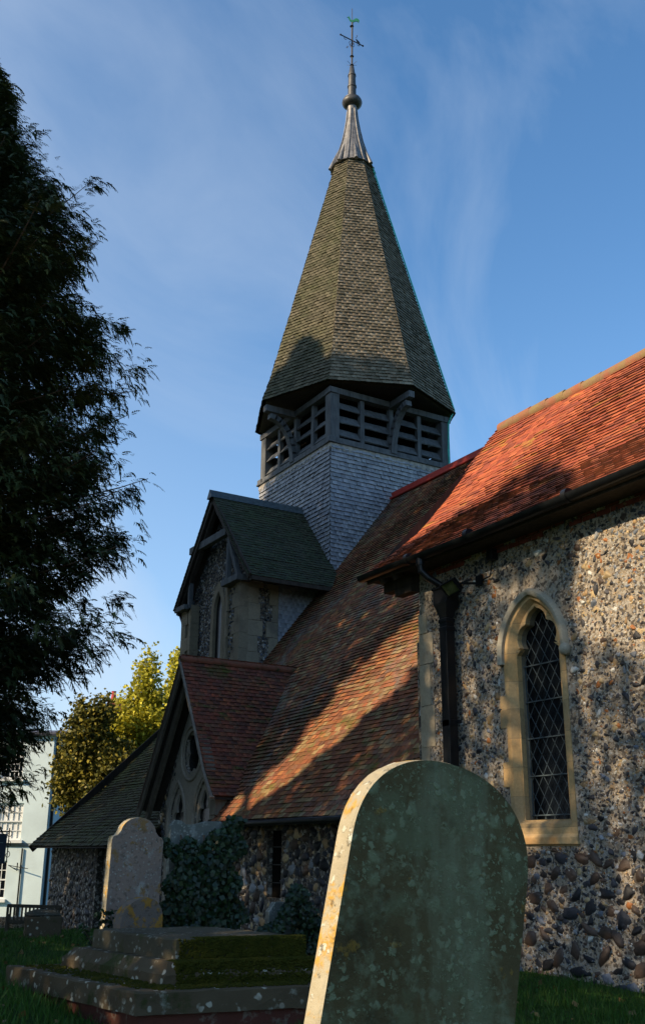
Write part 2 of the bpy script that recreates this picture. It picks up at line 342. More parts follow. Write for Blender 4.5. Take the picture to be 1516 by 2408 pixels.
# ---- tiles
def tile_rows(name, prof, S, rng, mat, parent, gauge=.1, w=.165, thick=.014, jit=1.0, outward=None, seed=0, backing=True, wob=0.0):
    """prof: 3D polyline up the slope at s=0; S: course direction; rng(P)->(a,b)"""
    R = np.random.default_rng(seed+5); S = np.array(S, float); prof = [np.array(p, float) for p in prof]
    seg = [np.linalg.norm(prof[i+1]-prof[i]) for i in range(len(prof)-1)]; tot = sum(seg); nr = int(tot/gauge)
    VV = []; TT = []
    def at(t):
        i = 0
        while i < len(seg)-1 and t > seg[i]: t -= seg[i]; i += 1
        T = (prof[i+1]-prof[i])/seg[i]; return prof[i]+T*t, T
    for r in range(nr+1):
        P, T = at(min(r*gauge, tot-1e-4))
        N = np.cross(S, T); N /= np.linalg.norm(N)
        if outward is not None and N@np.array(outward) < 0: N = -N
        if outward is None and N[2] < 0: N = -N
        ab = rng(P)
        if ab is None or ab[1]-ab[0] < .02: continue
        a, b = ab; x = a - R.uniform(0, w); xs = [a]
        x0 = math.floor(a/w)*w + (r % 2)*w*.5
        ks = np.arange(x0-w, b+w, w); ks = ks + R.uniform(-.12, .12, len(ks))*w*jit
        e = np.clip(ks, a, b); s0 = e[:-1]; s1 = e[1:]; ok = s1-s0 > .004; s0 = s0[ok]; s1 = s1[ok]; n = len(s0)
        if n == 0: continue
        gp = .0025*jit; s0 = s0+gp*.5; s1 = s1-gp*.5
        h = thick*(1+R.uniform(-.25, .35, n)*jit); tl = R.uniform(-.25, .25, n)*thick*jit
        lift = R.uniform(0, .5, n)*thick*jit
        if wob: lift = lift + wob*(np.sin(s0*1.7+r*.13)+np.sin(s0*.63+r*.07+1))
        f0 = -R.uniform(0, .08, n)*gauge*jit; f1 = f0 + R.uniform(-.03, .03, n)*gauge*jit; bk = gauge*1.15
        def pt(s, t, hh): return P + S*s[:, None] + T*np.broadcast_to(t, (n,))[:, None] + N*np.broadcast_to(hh, (n,))[:, None]
        v = np.stack([pt(s0, f0, h+lift+tl), pt(s1, f1, h+lift-tl), pt(s1, bk, lift*.3+.003), pt(s0, bk, lift*.3+.003),
                      pt(s0, f0, -.004), pt(s1, f1, -.004), pt(s1, bk, -.006), pt(s0, bk, -.006), pt(s0, f0, h+lift+tl), pt(s1, f1, h+lift-tl)], 1)
        VV.append(v.reshape(-1, 3)); tt = np.concatenate([R.random((n, 3)), np.zeros((n, 1))], 1); tt = np.repeat(tt, 10, 0).reshape(n, 10, 4); tt[:, [4, 5, 8, 9], 3] = 1; TT.append(tt.reshape(-1, 4))  # alpha marks the front edges that get the painted course shadow
    V = np.concatenate(VV); T_ = np.concatenate(TT); n = len(V)//10
    F = np.array([[0,1,2,3],[4,5,9,8],[5,6,2,9],[7,4,8,3]])[None] + np.arange(n)[:, None, None]*10
    return link(name, npmesh(name, V, F.reshape(-1, 4), T_), mat, parent)
# ---- flints
def ico(sub):
    import bmesh
    bm = bmesh.new(); bmesh.ops.create_icosphere(bm, subdivisions=sub, radius=1)
    V = np.array([v.co[:] for v in bm.verts]); F = np.array([[v.index for v in f.verts] for f in bm.faces]); bm.free(); return V, F
ICO1, ICO2 = ico(1), ico(2)
PAL = dict(dark=(.035,.035,.042), dark2=(.055,.052,.06), black=(.018,.018,.022), blue=(.13,.15,.19), grey=(.24,.25,.27), white=(.50,.49,.46), tan=(.34,.22,.11), rust=(.30,.11,.03), buff=(.42,.31,.17), brown=(.075,.05,.038))
def flints(name, n, rfn, posfn, ok, mapfn, pal, parent, seed=1, sub=2, flat=.35, sep=.82, tries=None, mat=None, smooth=False, asp=1.7, hor=.6):
    """rfn(rng)->radius, posfn(rng)->(a,b), ok(a,b,r), mapfn(A,B,D)->points"""
    R = np.random.default_rng(seed); base, F = ICO2 if sub == 2 else ICO1
    pts = np.zeros((n, 3)); k = 0; tries = tries or n*12
    rs = sorted([rfn(R) for _ in range(n)], reverse=True)
    for _ in range(tries):
        if k >= n: break
        r = rs[k]; a, b = posfn(R)
        if not ok(a, b, r): continue
        if k:
            d = np.hypot(pts[:k, 0]-a, pts[:k, 1]-b)
            if np.any(d < (pts[:k, 2]+r)*sep):
                if R.random() < .15: rs[k] = max(r*.9, rs[-1])
                continue
        pts[k] = (a, b, r); k += 1
    pts = pts[:k]; VS = []; FS = []; CS = []
    variants = []
    for q in range(14):
        d = 1 + .26*np.sin(base@R.normal(0, 2.4, 3)+R.random()*6) + .15*np.sin(base@R.normal(0, 5, 3)) + R.normal(0, .09, len(base))
        v = base*d[:, None]
        for _c in range(6):
            nn = R.normal(0, 1, 3); nn[2] = abs(nn[2]); nn /= np.linalg.norm(nn); dd = v@nn; lim = R.uniform(.50, .80)
            v = v - np.outer(np.maximum(dd-lim, 0), nn)
        variants.append(v)
    names = list(pal); pr = np.array([pal[x] for x in names], float); pr /= pr.sum()
    for i, (a, b, r) in enumerate(pts):
        v = variants[R.integers(14)]; an = R.normal(0, .5) if R.random() < hor else R.random()*pi; sp = R.uniform(1, asp)
        x = v[:, 0]*r*sqrt(sp); y = v[:, 1]*r/sqrt(sp); z = v[:, 2]*r*flat*R.uniform(.8, 1.5)
        A = a + x*cos(an)-y*sin(an); B = b + x*sin(an)+y*cos(an)
        VS.append(mapfn(A, B, z)); FS.append(F+i*len(base))
        c = np.array(PAL[names[R.choice(len(names), p=pr)]])*R.uniform(.7, 1.3); CS.append(np.tile(c, (len(base), 1)))
    return link(name, npmesh(name, np.concatenate(VS), np.concatenate(FS), np.concatenate(CS), smooth), mat or M['flint'], parent)
def wallmap(x): return lambda A, B, D: np.stack([x-D, A, B], 1)     # wall facing -x: a = y, b = z
# ---- leaves
def leaf_mesh(name, P, size, tint=None, elong=1.6, normal=None, seed=0, droop=0, bend=True):
    """P (n,3) centres; each leaf = 2 quads folded? one diamond quad"""
    R = np.random.default_rng(seed); n = len(P)
    d = R.normal(0, 1, (n, 3)); d[:, 2] -= droop; d /= np.linalg.norm(d, axis=1)[:, None]
    if normal is not None:
        nn = normal + R.normal(0, .45, (n, 3)); nn /= np.linalg.norm(nn, axis=1)[:, None]; d = d - nn*np.sum(d*nn, 1)[:, None]; d /= np.linalg.norm(d, axis=1)[:, None]
    else:
        nn = R.normal(0, 1, (n, 3))
    s = np.cross(d, nn); s /= np.linalg.norm(s, axis=1)[:, None]
    sz = (size*R.uniform(.6, 1.3, n))[:, None]
    V = np.stack([P-d*sz*elong*.5, P+s*sz*.5-d*sz*.1, P+d*sz*elong*.5, P-s*sz*.5-d*sz*.1], 1).reshape(-1, 3)
    F = np.arange(n*4).reshape(-1, 4)
    if tint is None: tint = R.random((n, 3))
    return npmesh(name, V, F, np.repeat(tint, 4, 0))

# ================================================================== THE SETTING: ground
def zg(x, y):
    z = -1.35 - .045*np.clip(np.asarray(y, float)-16.5, 0, 15)
    z = z - np.clip((np.asarray(y, float)-33)/10, 0, 1)*1.45
    z = z - .30*np.exp(-((np.asarray(x, float)-7.6)/1.3)**2-((np.asarray(y, float)-27.2)/2.5)**2)
    z = z + .26*np.exp(-((np.asarray(x, float)-2.3)/.85)**2-((np.asarray(y, float)-9.4)/1.35)**2) + .20*np.exp(-((np.asarray(x, float)-4.7)/.9)**2-((np.asarray(y, float)-7.0)/.6)**2)
    return z
gx = np.concatenate([[-400, -150, -60], np.arange(-30, 41, 1.0), [60, 150, 400]]); gy = np.concatenate([[-400, -100, -30], np.arange(-10, 62, 1.0), [80, 150, 400, 900]])
GX, GY = np.meshgrid(gx, gy); nearm = (np.abs(GX) < 40) & (GY < 60) & (GY > -10)
GZ = zg(GX, GY) + np.where(nearm, .03*np.sin(GX*1.3+GY*.7)+.02*np.sin(GX*2.9-GY*1.9), 0)
V = np.stack([GX, GY, GZ], -1).reshape(-1, 3); ny, nx = GX.shape
idx = np.arange(ny*nx).reshape(ny, nx); F = np.stack([idx[:-1, :-1], idx[:-1, 1:], idx[1:, 1:], idx[1:, :-1]], -1).reshape(-1, 4)
tag(link('ground', npmesh('ground', V, F, None, True), M['ground']), kind='structure')
# grass blades
n = 150000
gy_ = 5.0 + 24*RNG.random(n)**1.5; ang = YAW + RNG.uniform(-.36, .36, n)
gxx = gy_*np.sin(ang)/cos(YAW)*1.0; gyy = gy_*np.cos(ang)/cos(YAW)
keep = gxx < 9.0
gxx, gyy = gxx[keep], gyy[keep]; n = len(gxx)
gz = zg(gxx, gyy) + .03*np.sin(gxx*1.3+gyy*.7)+.02*np.sin(gxx*2.9-gyy*1.9)
clump = .5+.5*np.sin(gxx*2.3+np.sin(gyy*1.7)*2)*np.sin(gyy*2.9+1)
hh = (.035+.075*RNG.random(n)**2)*(.7+.7*clump); th = RNG.uniform(0, 2*pi, n); ww = .003+.003*RNG.random(n)+.0002*gyy
B = np.stack([gxx, gyy, gz-.01], 1); sd = np.stack([np.cos(th), np.sin(th), 0*th], 1)*ww[:, None]
ln = RNG.normal(0, .35, (n, 2)); tip = B + np.stack([ln[:, 0]*hh, ln[:, 1]*hh, hh], 1)
V = np.stack([B-sd, B+sd, tip], 1).reshape(-1, 3)
tag(link('grass', npmesh('grass', V, np.arange(n*3).reshape(-1, 3), np.repeat(RNG.random((n, 3)), 3, 0)), M['leaf_grass']),
    'short green churchyard grass growing round the tombs and along the church walls', 'grass', kind='stuff')

R = np.random.default_rng(77); n = 900; fy = 6.0+16*R.random(n)**1.4; fx = R.uniform(-.5, 8.6, n); fz = zg(fx, fy)+.03*np.sin(fx*1.3+fy*.7)+.02*np.sin(fx*2.9-fy*1.9)+.03*R.random(n)
tag(link('fallen_leaves', leaf_mesh('fallen_leaves', np.stack([fx, fy, fz], 1), .06, None, 1.3, np.array([0, 0, 1.]), 77), mat_leaf('leaf_fallen', [(.10,.05,.02), (.22,.13,.04), (.16,.11,.05)], .1)),
    'scattered brown fallen leaves lying in the churchyard grass', 'leaves', kind='stuff')

# ================================================================== CHURCH
church = empty('church', (12, 18, -1.35))
tag(church, 'flint church with red tiled roofs, grey shingled tower and octagonal shingled spire', 'church')
VW = 9.0                                    # plane of the south walls
def arch_pts(c, hw, zb, zs, za, n=14, closed=True):
    """pointed arch outline (centre c, half width hw, base zb, spring zs, apex za)"""
    h = za-zs; r = (hw*hw+h*h)/(2*hw); pts = [(c-hw, zb), (c-hw, zs)]
    a1 = math.asin(min(1, h/r)) if r >= h else pi/2
    for i in range(1, n+1):
        a = a1*i/n; pts.append((c-hw+r-r*cos(a), zs+r*sin(a)))
    pts += [(2*c-x, z) for x, z in pts[-2::-1]]
    return pts
def wfn(x): return lambda a, b, d: (x+d, a, b)       # a = y, b = z, facing -x
# ---- chancel wall with arch opening
WC, OHW = 9.70, .50
opening = arch_pts(WC, OHW, .34, 2.50, 3.20)
cw = plate('chancel_wall', [(2.0, -1.6), (12.15, -1.6), (12.15, 4.25), (2.0, 4.25)], [opening], wfn(VW), .6, M['mortar'], church)
# return wall + other sides of chancel
m = MB(); m.box((11.2, 12.0, 1.3), (4.0, .3, 5.8)); m.box((13.8, 7, 1.3), (.5, 10, 5.8)); m.box((11.4, 2.2, 1.3), (4.3, .4, 5.8)); m.build('side_wall', M['mortar'], cw)
# flints of the chancel wall
def cw_ok(a, b, r):
    if a > 12.15-r*.6 or (b > -1.0 and a > 12.15-.30-r): return False
    if b > .1-r and b < 3.55 and abs(a-WC) < .64+r*.8*(1 if b < 2.4 else max(.2, (3.55-b)/1.15)): return False
    return b < 4.2
def cw_r(R):
    return float(np.clip(R.lognormal(-3.78, .46), .012, .07))
fl_pal = dict(dark=3.0, dark2=2.2, black=2.0, blue=1.1, grey=1.2, white=1.0, tan=1.0, rust=.45, buff=.9, brown=1.0)
flints('flint_rubble', 620, lambda R: float(R.uniform(.03, .125)), lambda R: (R.uniform(6.4, 12.1), -1.48+1.5*R.random()**1.5), cw_ok, wallmap(VW+.006), dict(brown=5, dark=2.5, black=3, grey=.3, blue=.5), cw, 4, tries=14000, asp=2.0, hor=.85, flat=.40, sep=.88)
flints('sandstone_rubble', 300, lambda R: float(R.uniform(.04, .095)), lambda R: (R.uniform(6.4, 12.1), R.uniform(.1, 4.1)), cw_ok, wallmap(VW+.010), dict(tan=3.5, buff=2, rust=2.4, brown=1), cw, 5, tries=3000, asp=1.9, hor=.95, flat=.2)
flints('flint_cobbles', 4000, cw_r, lambda R: (R.uniform(6.4, 12.15), R.uniform(-.9, 4.2)), cw_ok, wallmap(VW+.003), fl_pal, cw, 3, tries=30000, flat=.5, asp=2.2, sep=.92)
flints('pebble_dash', 9000, lambda R: float(R.uniform(.007, .018)), lambda R: (R.uniform(6.6, 12.1), R.uniform(-1.35, 4.2)), cw_ok, wallmap(VW-.001), dict(dark=1.6, grey=1.6, white=3.2, blue=.8, tan=2, buff=3, rust=.7), cw, 6, sub=1, tries=11000, sep=.5, flat=.7)
# quoins of the corner
m = MB(); z = -1.0; k = 0
while z < 3.40:
    h = random.uniform(.34, .62); h = min(h, 3.42-z+.02); wd = (.20, .32, .25, .36)[k % 4]+random.uniform(-.03, .03)
    m.box((VW+.07, 12.16-wd/2+.0, z+h/2), (.17, wd, h-.008), jit=.003); z += h; k += 1
m.build('quoin', M['quoin_stone'], cw, bevel=.006)
m = MB()
for yy in np.arange(2.2, 12, .235):
    for j in range(3):
        if random.random() < .8: m.box((VW-.004+.02, yy+j*.08, 4.0+j*.075-.15*random.random()*0), (.06, .215, .065), jit=.003)
m.build('brick_course', M['red_brick'], cw)
# ---- window
win = plate('window', arch_pts(WC, .575, .10, 2.50, 3.26), [arch_pts(WC, .49, .36, 2.50, 3.195)], wfn(VW-.012), .10, M['dressed_stone'], church, bevel=.004)
win['label'] = 'tall pointed window with a trefoil head and diamond leaded lights'
m = MB(); z = .12; k = 0
while z < 2.3:                               # long-and-short jamb blocks either side
    h = random.uniform(.28, .45)
    for sgn in (1,):
        e = (.05, .13)[(k + (sgn > 0)) % 2]*random.uniform(.7, 1.25)
        if e > .06: m.box((VW+.03, WC+sgn*(.575+e/2), z+h/2), (.085, e, h-.01), jit=.004)
    z += h; k += 1
m.build('jamb_block', M['dressed_stone'], win, bevel=.005)
# chamfered reveal from the outer opening to the inner light
A = arch_pts(WC, .49, .36, 2.50, 3.195); Bp = arch_pts(WC, .42, .40, 2.50, 3.15)
vs = [(VW-.010, a, b) for a, b in A] + [(VW+.07, a, b) for a, b in Bp]; n = len(A)
me = bpy.data.meshes.new('reveal'); me.from_pydata(vs, [], [(i, (i+1) % n, n+(i+1) % n, n+i) for i in range(n)]); me.update(); link('reveal', me, M['dressed_stone'], win)
def trefoil(c, hw, zb, zc, za, sc=1.0, top=1.0):
    """cusped light: rectangle up to the cusps, two side lobes, pointed top lobe"""
    cs = [(c-hw*.50, zc, hw*.44), (c+hw*.50, zc, hw*.44)]; ct = (c, zc+(za-zc)*.42, hw*.50)
    def ins(x, z):
        for q in cs:
            if hypot(x-q[0], z-q[1]) < q[2]: return True
        dx, dz = abs(x-ct[0]), z-ct[1]
        if hypot(dx, max(dz, dz*.55 if dz > 0 else dz)) < ct[2]*(1 if dz < 0 else 1): return True
        if dz > 0 and dx < ct[2]*(1-(dz/(za-ct[1]))**1.25) and z < za: return True
        if abs(x-c) < hw and zb <= z < zc-hw*.40: return True
        return False
    o = (c, zc-.02); pts = [(c-hw, zb), (c-hw, zc-hw*.42), (c-hw*.78, zc-hw*.34)]
    for i in range(0, 49):
        th = radians(205 - 230*i/48); r = hw*1.6
        while r > .02 and not ins(o[0]+r*cos(th), o[1]+r*sin(th)): r -= .004
        pts.append((o[0]+r*cos(th), o[1]+r*sin(th)))
    pts += [(c+hw*.78, zc-hw*.34), (c+hw, zc-hw*.42), (c+hw, zb)]
    return pts
tre = trefoil(WC, .395, .41, 2.71, 3.11)
plate('tracery', Bp, [tre], wfn(VW+.065), .08, M['dressed_stone'], win, bevel=.006)
m = MB(); n = len(tre)                       # deep dark reveal behind the tracery
for i in range(n):
    a, b = tre[i], tre[(i+1) % n]
    m.add([(VW+.145, a[0], a[1]), (VW+.145, b[0], b[1]), (VW+.30, b[0], b[1]), (VW+.30, a[0], a[1])], [(0,1,2,3)])
m.build('inner_reveal', M['grey_stone'], win)
plate('glass', [(a, b) for a, b in Bp], [], wfn(VW+.225), 0, M['glass_dark'], win)
m = MB(); gx0 = VW+.19
hwz = lambda z: .395 if z < 2.5 else max(0, .395*(1-((z-2.5)/.62)**1.7))
dw, dh = .165, .255
for s in (-1, 1):                            # diamond leads, each piece clipped to the light
    for k in range(-16, 18):
        p = None
        for j in range(0, 62):
            z = .42 + j*.045; a = WC + s*((z-.44)*dw/dh - k*dw)
            inside = abs(a-WC) < hwz(z)-.005 and z < 3.08
            q = (gx0 + (.006 if s > 0 else 0), a, z)
            if inside and p: m.beam(p, q, .007, .007)
            p = q if inside else None
for z in (.47, .95, 1.42, 1.89, 2.36): m.beam((gx0-.012, WC-hwz(z), z), (gx0-.012, WC+hwz(z), z), .018, .014)
for s in (-1, 1): m.beam((gx0, WC+s*.385, .44), (gx0, WC+s*.385, 2.38), .012, .014)
m.build('lead_lattice', M['lead_came'], win)
m = MB(); m.add([(VW-.05, WC-.60, .12), (VW-.05, WC+.60, .12), (VW+.2, WC+.60, .12), (VW+.2, WC-.60, .12), (VW-.05, WC-.60, .20), (VW-.05, WC+.60, .20), (VW+.14, WC+.5, .40), (VW+.14, WC-.5, .40)],
    [(0,1,2,3),(0,4,5,1),(4,7,6,5),(0,3,7,4),(1,5,6,2)]); m.build('sill', M['dressed_stone'], win, bevel=.006)
# hood mould: swept over the arch, with a carved end stop
hp = arch_pts(WC, .60, 2.30, 2.50, 3.29, 16)[1:-1]; hp = [(hp[0][0], 2.46)] + hp + [(hp[-1][0], 2.40)]
prof = [(-.01, -.045), (-.06, -.045), (-.085, -.015), (-.085, .02), (-.03, .05), (.02, .05), (.02, -.045)]
vs = []; fs = []; q = len(prof)
for i, (a, z) in enumerate(hp):
    a0, z0 = hp[max(0, i-1)]; a1, z1 = hp[min(len(hp)-1, i+1)]; dx, dz = a1-a0, z1-z0; l = hypot(dx, dz); nx_, nz_ = -dz/l, dx/l
    for (d, o) in prof: vs.append((VW+d, a+nx_*o, z+nz_*o))
for i in range(len(hp)-1):
    for k in range(q): fs.append((i*q+k, i*q+(k+1) % q, (i+1)*q+(k+1) % q, (i+1)*q+k))
fs += [tuple(range(q)), tuple(len(vs)-q+k for k in range(q))]
m = MB(); m.add(vs, fs); hm = m.build('hood_mould', M['hood_stone'], win, smooth=True)
m = MB(); m.lathe((0,0,0), [(.01,-.075),(.05,-.06),(.075,-.02),(.078,.02),(.055,.06),(.01,.078)], 14); stop = m.build('end_stop', M['hood_stone'], win, smooth=True)
stop.location = Vector((VW-.05, WC-.62, 2.42)) - wloc(win)

# ---- chancel roof
E1 = [(8.52, 4.16), (9.07, 4.62), (9.55, 5.03), (9.83, 5.34), (10.31, 5.89), (10.96, 6.74), (11.45, 7.33)]
E1s = [(x, 1.0*0, z) for x, z in E1]
m = MB()
for i in range(len(E1)-1):
    (x0, z0), (x1, z1) = E1[i], E1[i+1]; m.quad((x0, 1.5, z0-.03), (x0, 12.93, z0-.03), (x1, 12.93, z1-.03), (x1, 1.5, z1-.03))
m.quad((11.45, 1.5, 7.30), (11.45, 12.93, 7.30), (14.6, 12.93, 3.6), (14.6, 1.5, 3.6))
m.quad((8.52, 12.90, 4.10), (11.45, 12.90, 7.27), (14.6, 12.90, 3.6), (12.2, 12.9, 3.6), (9.3, 12.9, 4.1))
# soffit of the verge beyond the wall
rf = m.build('chancel_roof', M['oak_dark'], church); rf['label'] = 'steep orange-red tiled roof above the flint wall with the tall window'
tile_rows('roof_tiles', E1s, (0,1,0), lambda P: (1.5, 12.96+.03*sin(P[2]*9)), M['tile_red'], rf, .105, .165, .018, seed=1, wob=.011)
m = MB(); y = 1.5
while y < 12.8:
    l = .42; dz = .02*sin(y*1.7); m.tube([(11.47, y, 7.32+dz+.01), (11.47, y+l, 7.32+dz)], .12, 10); y += l
m.build('ridge_tiles', M['ridge_old'], rf, smooth=True)
# eaves carpentry and gutter
m = MB(); m.box((8.75, 7.25, 4.10), (.50, 11.4, .05)); m.box((8.60, 7.25, 4.12), (.04, 11.4, .16)); m.box((8.93, 12.50, 4.0), (.16, .75, .18)); m.box((8.93, 12.35, 3.86), (.16, .45, .12))
for k in range(2): m.beam((8.6, 12.25+k*.32, 4.02), (9.2, 12.25+k*.32, 4.45), .08, .12)
m.build('eaves_board', M['oak_dark'], rf)
m = MB(); pr = [(8.50+.085*cos(a), 4.155+.085*sin(a)) for a in np.linspace(-pi, 0, 9)]; pr += [(x*1.0+(8.50-x)*.12, z+.0+(4.155-z)*.12) for x, z in pr[::-1]]
vs = []; ys = np.linspace(1.5, 13.0, 24)
for y in ys:
    for x, z in pr: vs.append((x, y, z-.012*(y-7)/6+.012*sin(y*1.1)))
q = len(pr); fs = [(i*q+k, i*q+(k+1) % q, (i+1)*q+(k+1) % q, (i+1)*q+k) for i in range(len(ys)-1) for k in range(q)] + [tuple(range(q)), tuple(len(vs)-q+k for k in range(q))]
m.add(vs, fs)
for y in (4.6, 6.5, 8.4, 10.3, 11.7): m.tube([(8.50, y-.04, 4.15-.012*(y-7)/6), (8.50, y+.04, 4.15-.012*(y-7)/6)], .091, 14)
gut = m.build('gutter', M['black_iron'], church, smooth=True)
m = MB()
PX, PY = 8.83, 11.27
m.tube([(8.50, 11.42, 4.10), (8.50, 11.42, 3.98)], .062, 12); m.tube([(8.50, 11.42, 4.04), (8.50, 11.42, 4.0)], .068, 12)
m.tube([(8.50, 11.42, 3.99), (8.51, 11.42, 3.90), (8.60, 11.37, 3.80), (8.76, 11.30, 3.70), (8.81, 11.27, 3.62)], .05, 12)
hop = [(.17, .13, 3.66), (.17, .13, 3.63), (.155, .115, 3.62), (.155, .115, 3.42), (.13, .10, 3.36), (.085, .075, 3.24), (.075, .07, 3.20), (.095, .08, 3.19), (.095, .08, 3.15), (.078, .07, 3.13), (.078, .07, 3.08), (.09, .08, 3.07), (.09,.08,3.02), (.06, .06, 3.01)]
vs = []; fs = []
for hy, hx, z in hop: vs += [(PX-hx, PY-hy, z), (PX-hx, PY+hy, z), (PX+hx, PY+hy, z), (PX+hx, PY-hy, z)]
for i in range(len(hop)-1):
    for k in range(4): fs.append((i*4+k, i*4+(k+1) % 4, i*4+4+(k+1) % 4, i*4+4+k))
fs += [(0,1,2,3), tuple(len(vs)-4+k for k in range(4))]
dp = MB(); dp.box((PX, PY, .85), (.15, .16, 4.36))
for z in (1.72, .2, -1.0): dp.box((PX, PY, z), (.15, .17, .09)); dp.box((PX+.08, PY, z+.02), (.05, .26, .05))
dpo = dp.build('downpipe', M['black_iron'], church, bevel=.006)
m.add(vs, fs); m.build('rainwater_hopper', M['black_iron'], dpo, bevel=.004)

# ---- nave: wall, roof
K2 = 1.266
def z2(x): return .65 + K2*(x-8.65)
sl_c, sl_w = 16.62, .26
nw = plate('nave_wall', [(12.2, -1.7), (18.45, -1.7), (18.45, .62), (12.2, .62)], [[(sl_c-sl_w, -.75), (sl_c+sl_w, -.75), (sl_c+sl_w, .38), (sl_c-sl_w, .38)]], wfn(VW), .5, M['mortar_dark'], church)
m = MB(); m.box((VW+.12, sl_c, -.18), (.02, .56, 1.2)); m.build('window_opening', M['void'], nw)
m = MB()
for z in (-.5, -.2, .1): m.beam((VW+.06, sl_c-.27, z), (VW+.06, sl_c+.27, z), .014, .014)
m.build('window_bar', M['black_iron'], nw)
def nw_ok(a, b, r): return not (abs(a-sl_c) < sl_w+r and b > -.8-r and b < .4+r)
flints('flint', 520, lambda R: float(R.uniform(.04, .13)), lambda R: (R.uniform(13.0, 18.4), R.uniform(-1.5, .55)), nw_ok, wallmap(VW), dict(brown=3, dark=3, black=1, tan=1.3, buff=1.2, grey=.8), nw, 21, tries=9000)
nr = MB(); nr.quad((8.62, 11.9, .55), (8.62, 18.25, .55), (11.2, 20.0, z2(11.2)-.06), (11.2, 22.5, z2(11.2)-.06), (15.78, 22.5, z2(15.78)-.06), (15.78, 11.9, z2(15.78)-.06))
nr.quad((15.78, 11.9, z2(15.78)-.06), (15.78, 25.5, z2(15.78)-.06), (21, 25.5, 3.0), (21, 11.9, 3.0))
nro = nr.build('nave_roof', M['oak_dark'], church); nro['label'] = 'broad mottled red and brown tiled slope running from the tower down to low eaves'
def nave_rng(P):
    if P[2] < 3.93:
        return (11.95, 18.32 if P[0] < 9.12 else 18.12+(P[2]-1.02)/2.91*1.9+.12)
    return (11.95, 22.46)
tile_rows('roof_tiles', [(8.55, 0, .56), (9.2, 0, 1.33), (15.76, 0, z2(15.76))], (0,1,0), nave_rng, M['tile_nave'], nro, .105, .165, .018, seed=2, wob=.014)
m = MB(); m.box((15.78, 17.2, z2(15.78)+.06), (.10, 10.5, .24)); m.box((15.78, 17.2, z2(15.78)-.02), (.26, 10.5, .06)); m.build('ridge_tiles', M['ridge_clay'], nro, bevel=.02)
m = MB(); m.box((8.80, 15.4, .50), (.42, 6.4, .05)); m.box((8.62, 15.4, .54), (.04, 6.4, .12)); m.build('eaves_board', M['oak_dark'], nro)
m = MB(); m.tube([(8.53, 12.4, .50), (8.53, 18.2, .49)], .055, 10); m.build('gutter', M['black_iron'], nro, smooth=True)
m = MB(); m.box((16.4, 22.3, 1.5), (14.6-.2, .3, 6)); m.build('inner_wall', M['mortar_dark'], church) if False else None
m = MB(); m.box((15.2, 12.35, .8), (12.0, .3, 4.6)); m.box((20.8, 18.5, .8), (.4, 13, 4.6)); m.build('gable_wall', M['mortar_dark'], nw)

# ---- low west aisle beyond the porch gable
GC_ = 20.02
E3 = [(8.50, .13), (8.66, .30), (10.49, 1.73), (12.29, 3.57), (13.7, 5.1)]
m = MB()
for i in range(len(E3)-1):
    (x0, z0), (x1, z1) = E3[i], E3[i+1]; m.quad((x0, 21.9, z0-.05), (x0, 30.28, z0-.05), (x1, 30.28, z1-.05), (x1, 21.9, z1-.05))
m.beam((8.5, 30.25, .05), (13.7, 30.25, 4.95), .06, .2)
ar = m.build('aisle_roof', M['oak_dark'], church); ar['label'] = 'low dark mossy tiled roof sweeping down at the far left end'
tile_rows('roof_tiles', [(x, 0, z) for x, z in E3], (0,1,0), lambda P: ((21.88 if P[2] < .95 else (GC_+(3.93-P[2])/3.01*1.98-.1 if P[2] < 3.93 else GC_)), 30.3), M['tile_moss'], ar, .125, .18, .024, seed=3, wob=.01)
m = MB(); m.box((VW+.2, 27.9, -.975), (.4, 3.9, 2.95)); m.box((VW+.2, 23.6, -.975), (.4, 3.7, 2.95)); m.box((VW+1.2, 25.7, -.9), (.2, 1.3, 2.3)); m.box((10.9, 29.9, -1.2), (3.6, .3, 3.2))
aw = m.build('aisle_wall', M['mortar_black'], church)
m = MB(); m.box((VW+.9, 25.7, -.9), (.05, .7, 2.2)); m.build('door_recess', M['void'], aw)
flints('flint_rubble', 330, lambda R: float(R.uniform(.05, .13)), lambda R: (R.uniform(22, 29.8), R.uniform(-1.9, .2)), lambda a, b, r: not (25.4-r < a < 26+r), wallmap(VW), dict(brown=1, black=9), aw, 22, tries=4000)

# ---- window gable (porch-like) with tracery
GC, GR = 20.02, 3.93
gp_out = [(18.55, -1.75), (22.08, -1.75), (22.08, .80), (GC, 3.72), (18.35, 1.15), (18.35, -1.75)]
circ = [(20.36+.40*cos(a), 2.02+.46*sin(a)) for a in np.linspace(0, 2*pi, 36, endpoint=False)]
lanL = arch_pts(21.00, .38, -1.0, .66, 1.35, 10); lanR = arch_pts(19.72, .38, -1.0, .70, 1.40, 10)
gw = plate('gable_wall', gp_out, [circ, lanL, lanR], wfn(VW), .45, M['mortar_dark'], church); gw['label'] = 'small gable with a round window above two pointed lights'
st_out = [(19.15, -1.5), (19.15, 1.35)] + [(20.36+.78*cos(a)*1.05, 2.05+.92*sin(a)) for a in np.linspace(-.35, pi+.35, 22)] + [(21.55, 1.2), (21.55, -1.5)]
st_out = [(18.95,-1.5), (18.95, 1.0), (19.2, 1.45), (19.45, 1.95), (19.62, 2.45), (20.0, 2.95), (20.36, 3.02), (20.6, 2.9), (20.95, 2.4), (21.15, 1.9), (21.45, 1.45), (21.6, 1.0), (21.6, -1.5)]
plate('window_surround', st_out, [circ, lanL, lanR], wfn(VW-.02), .02, M['pale_stone'], gw, bevel=.004)
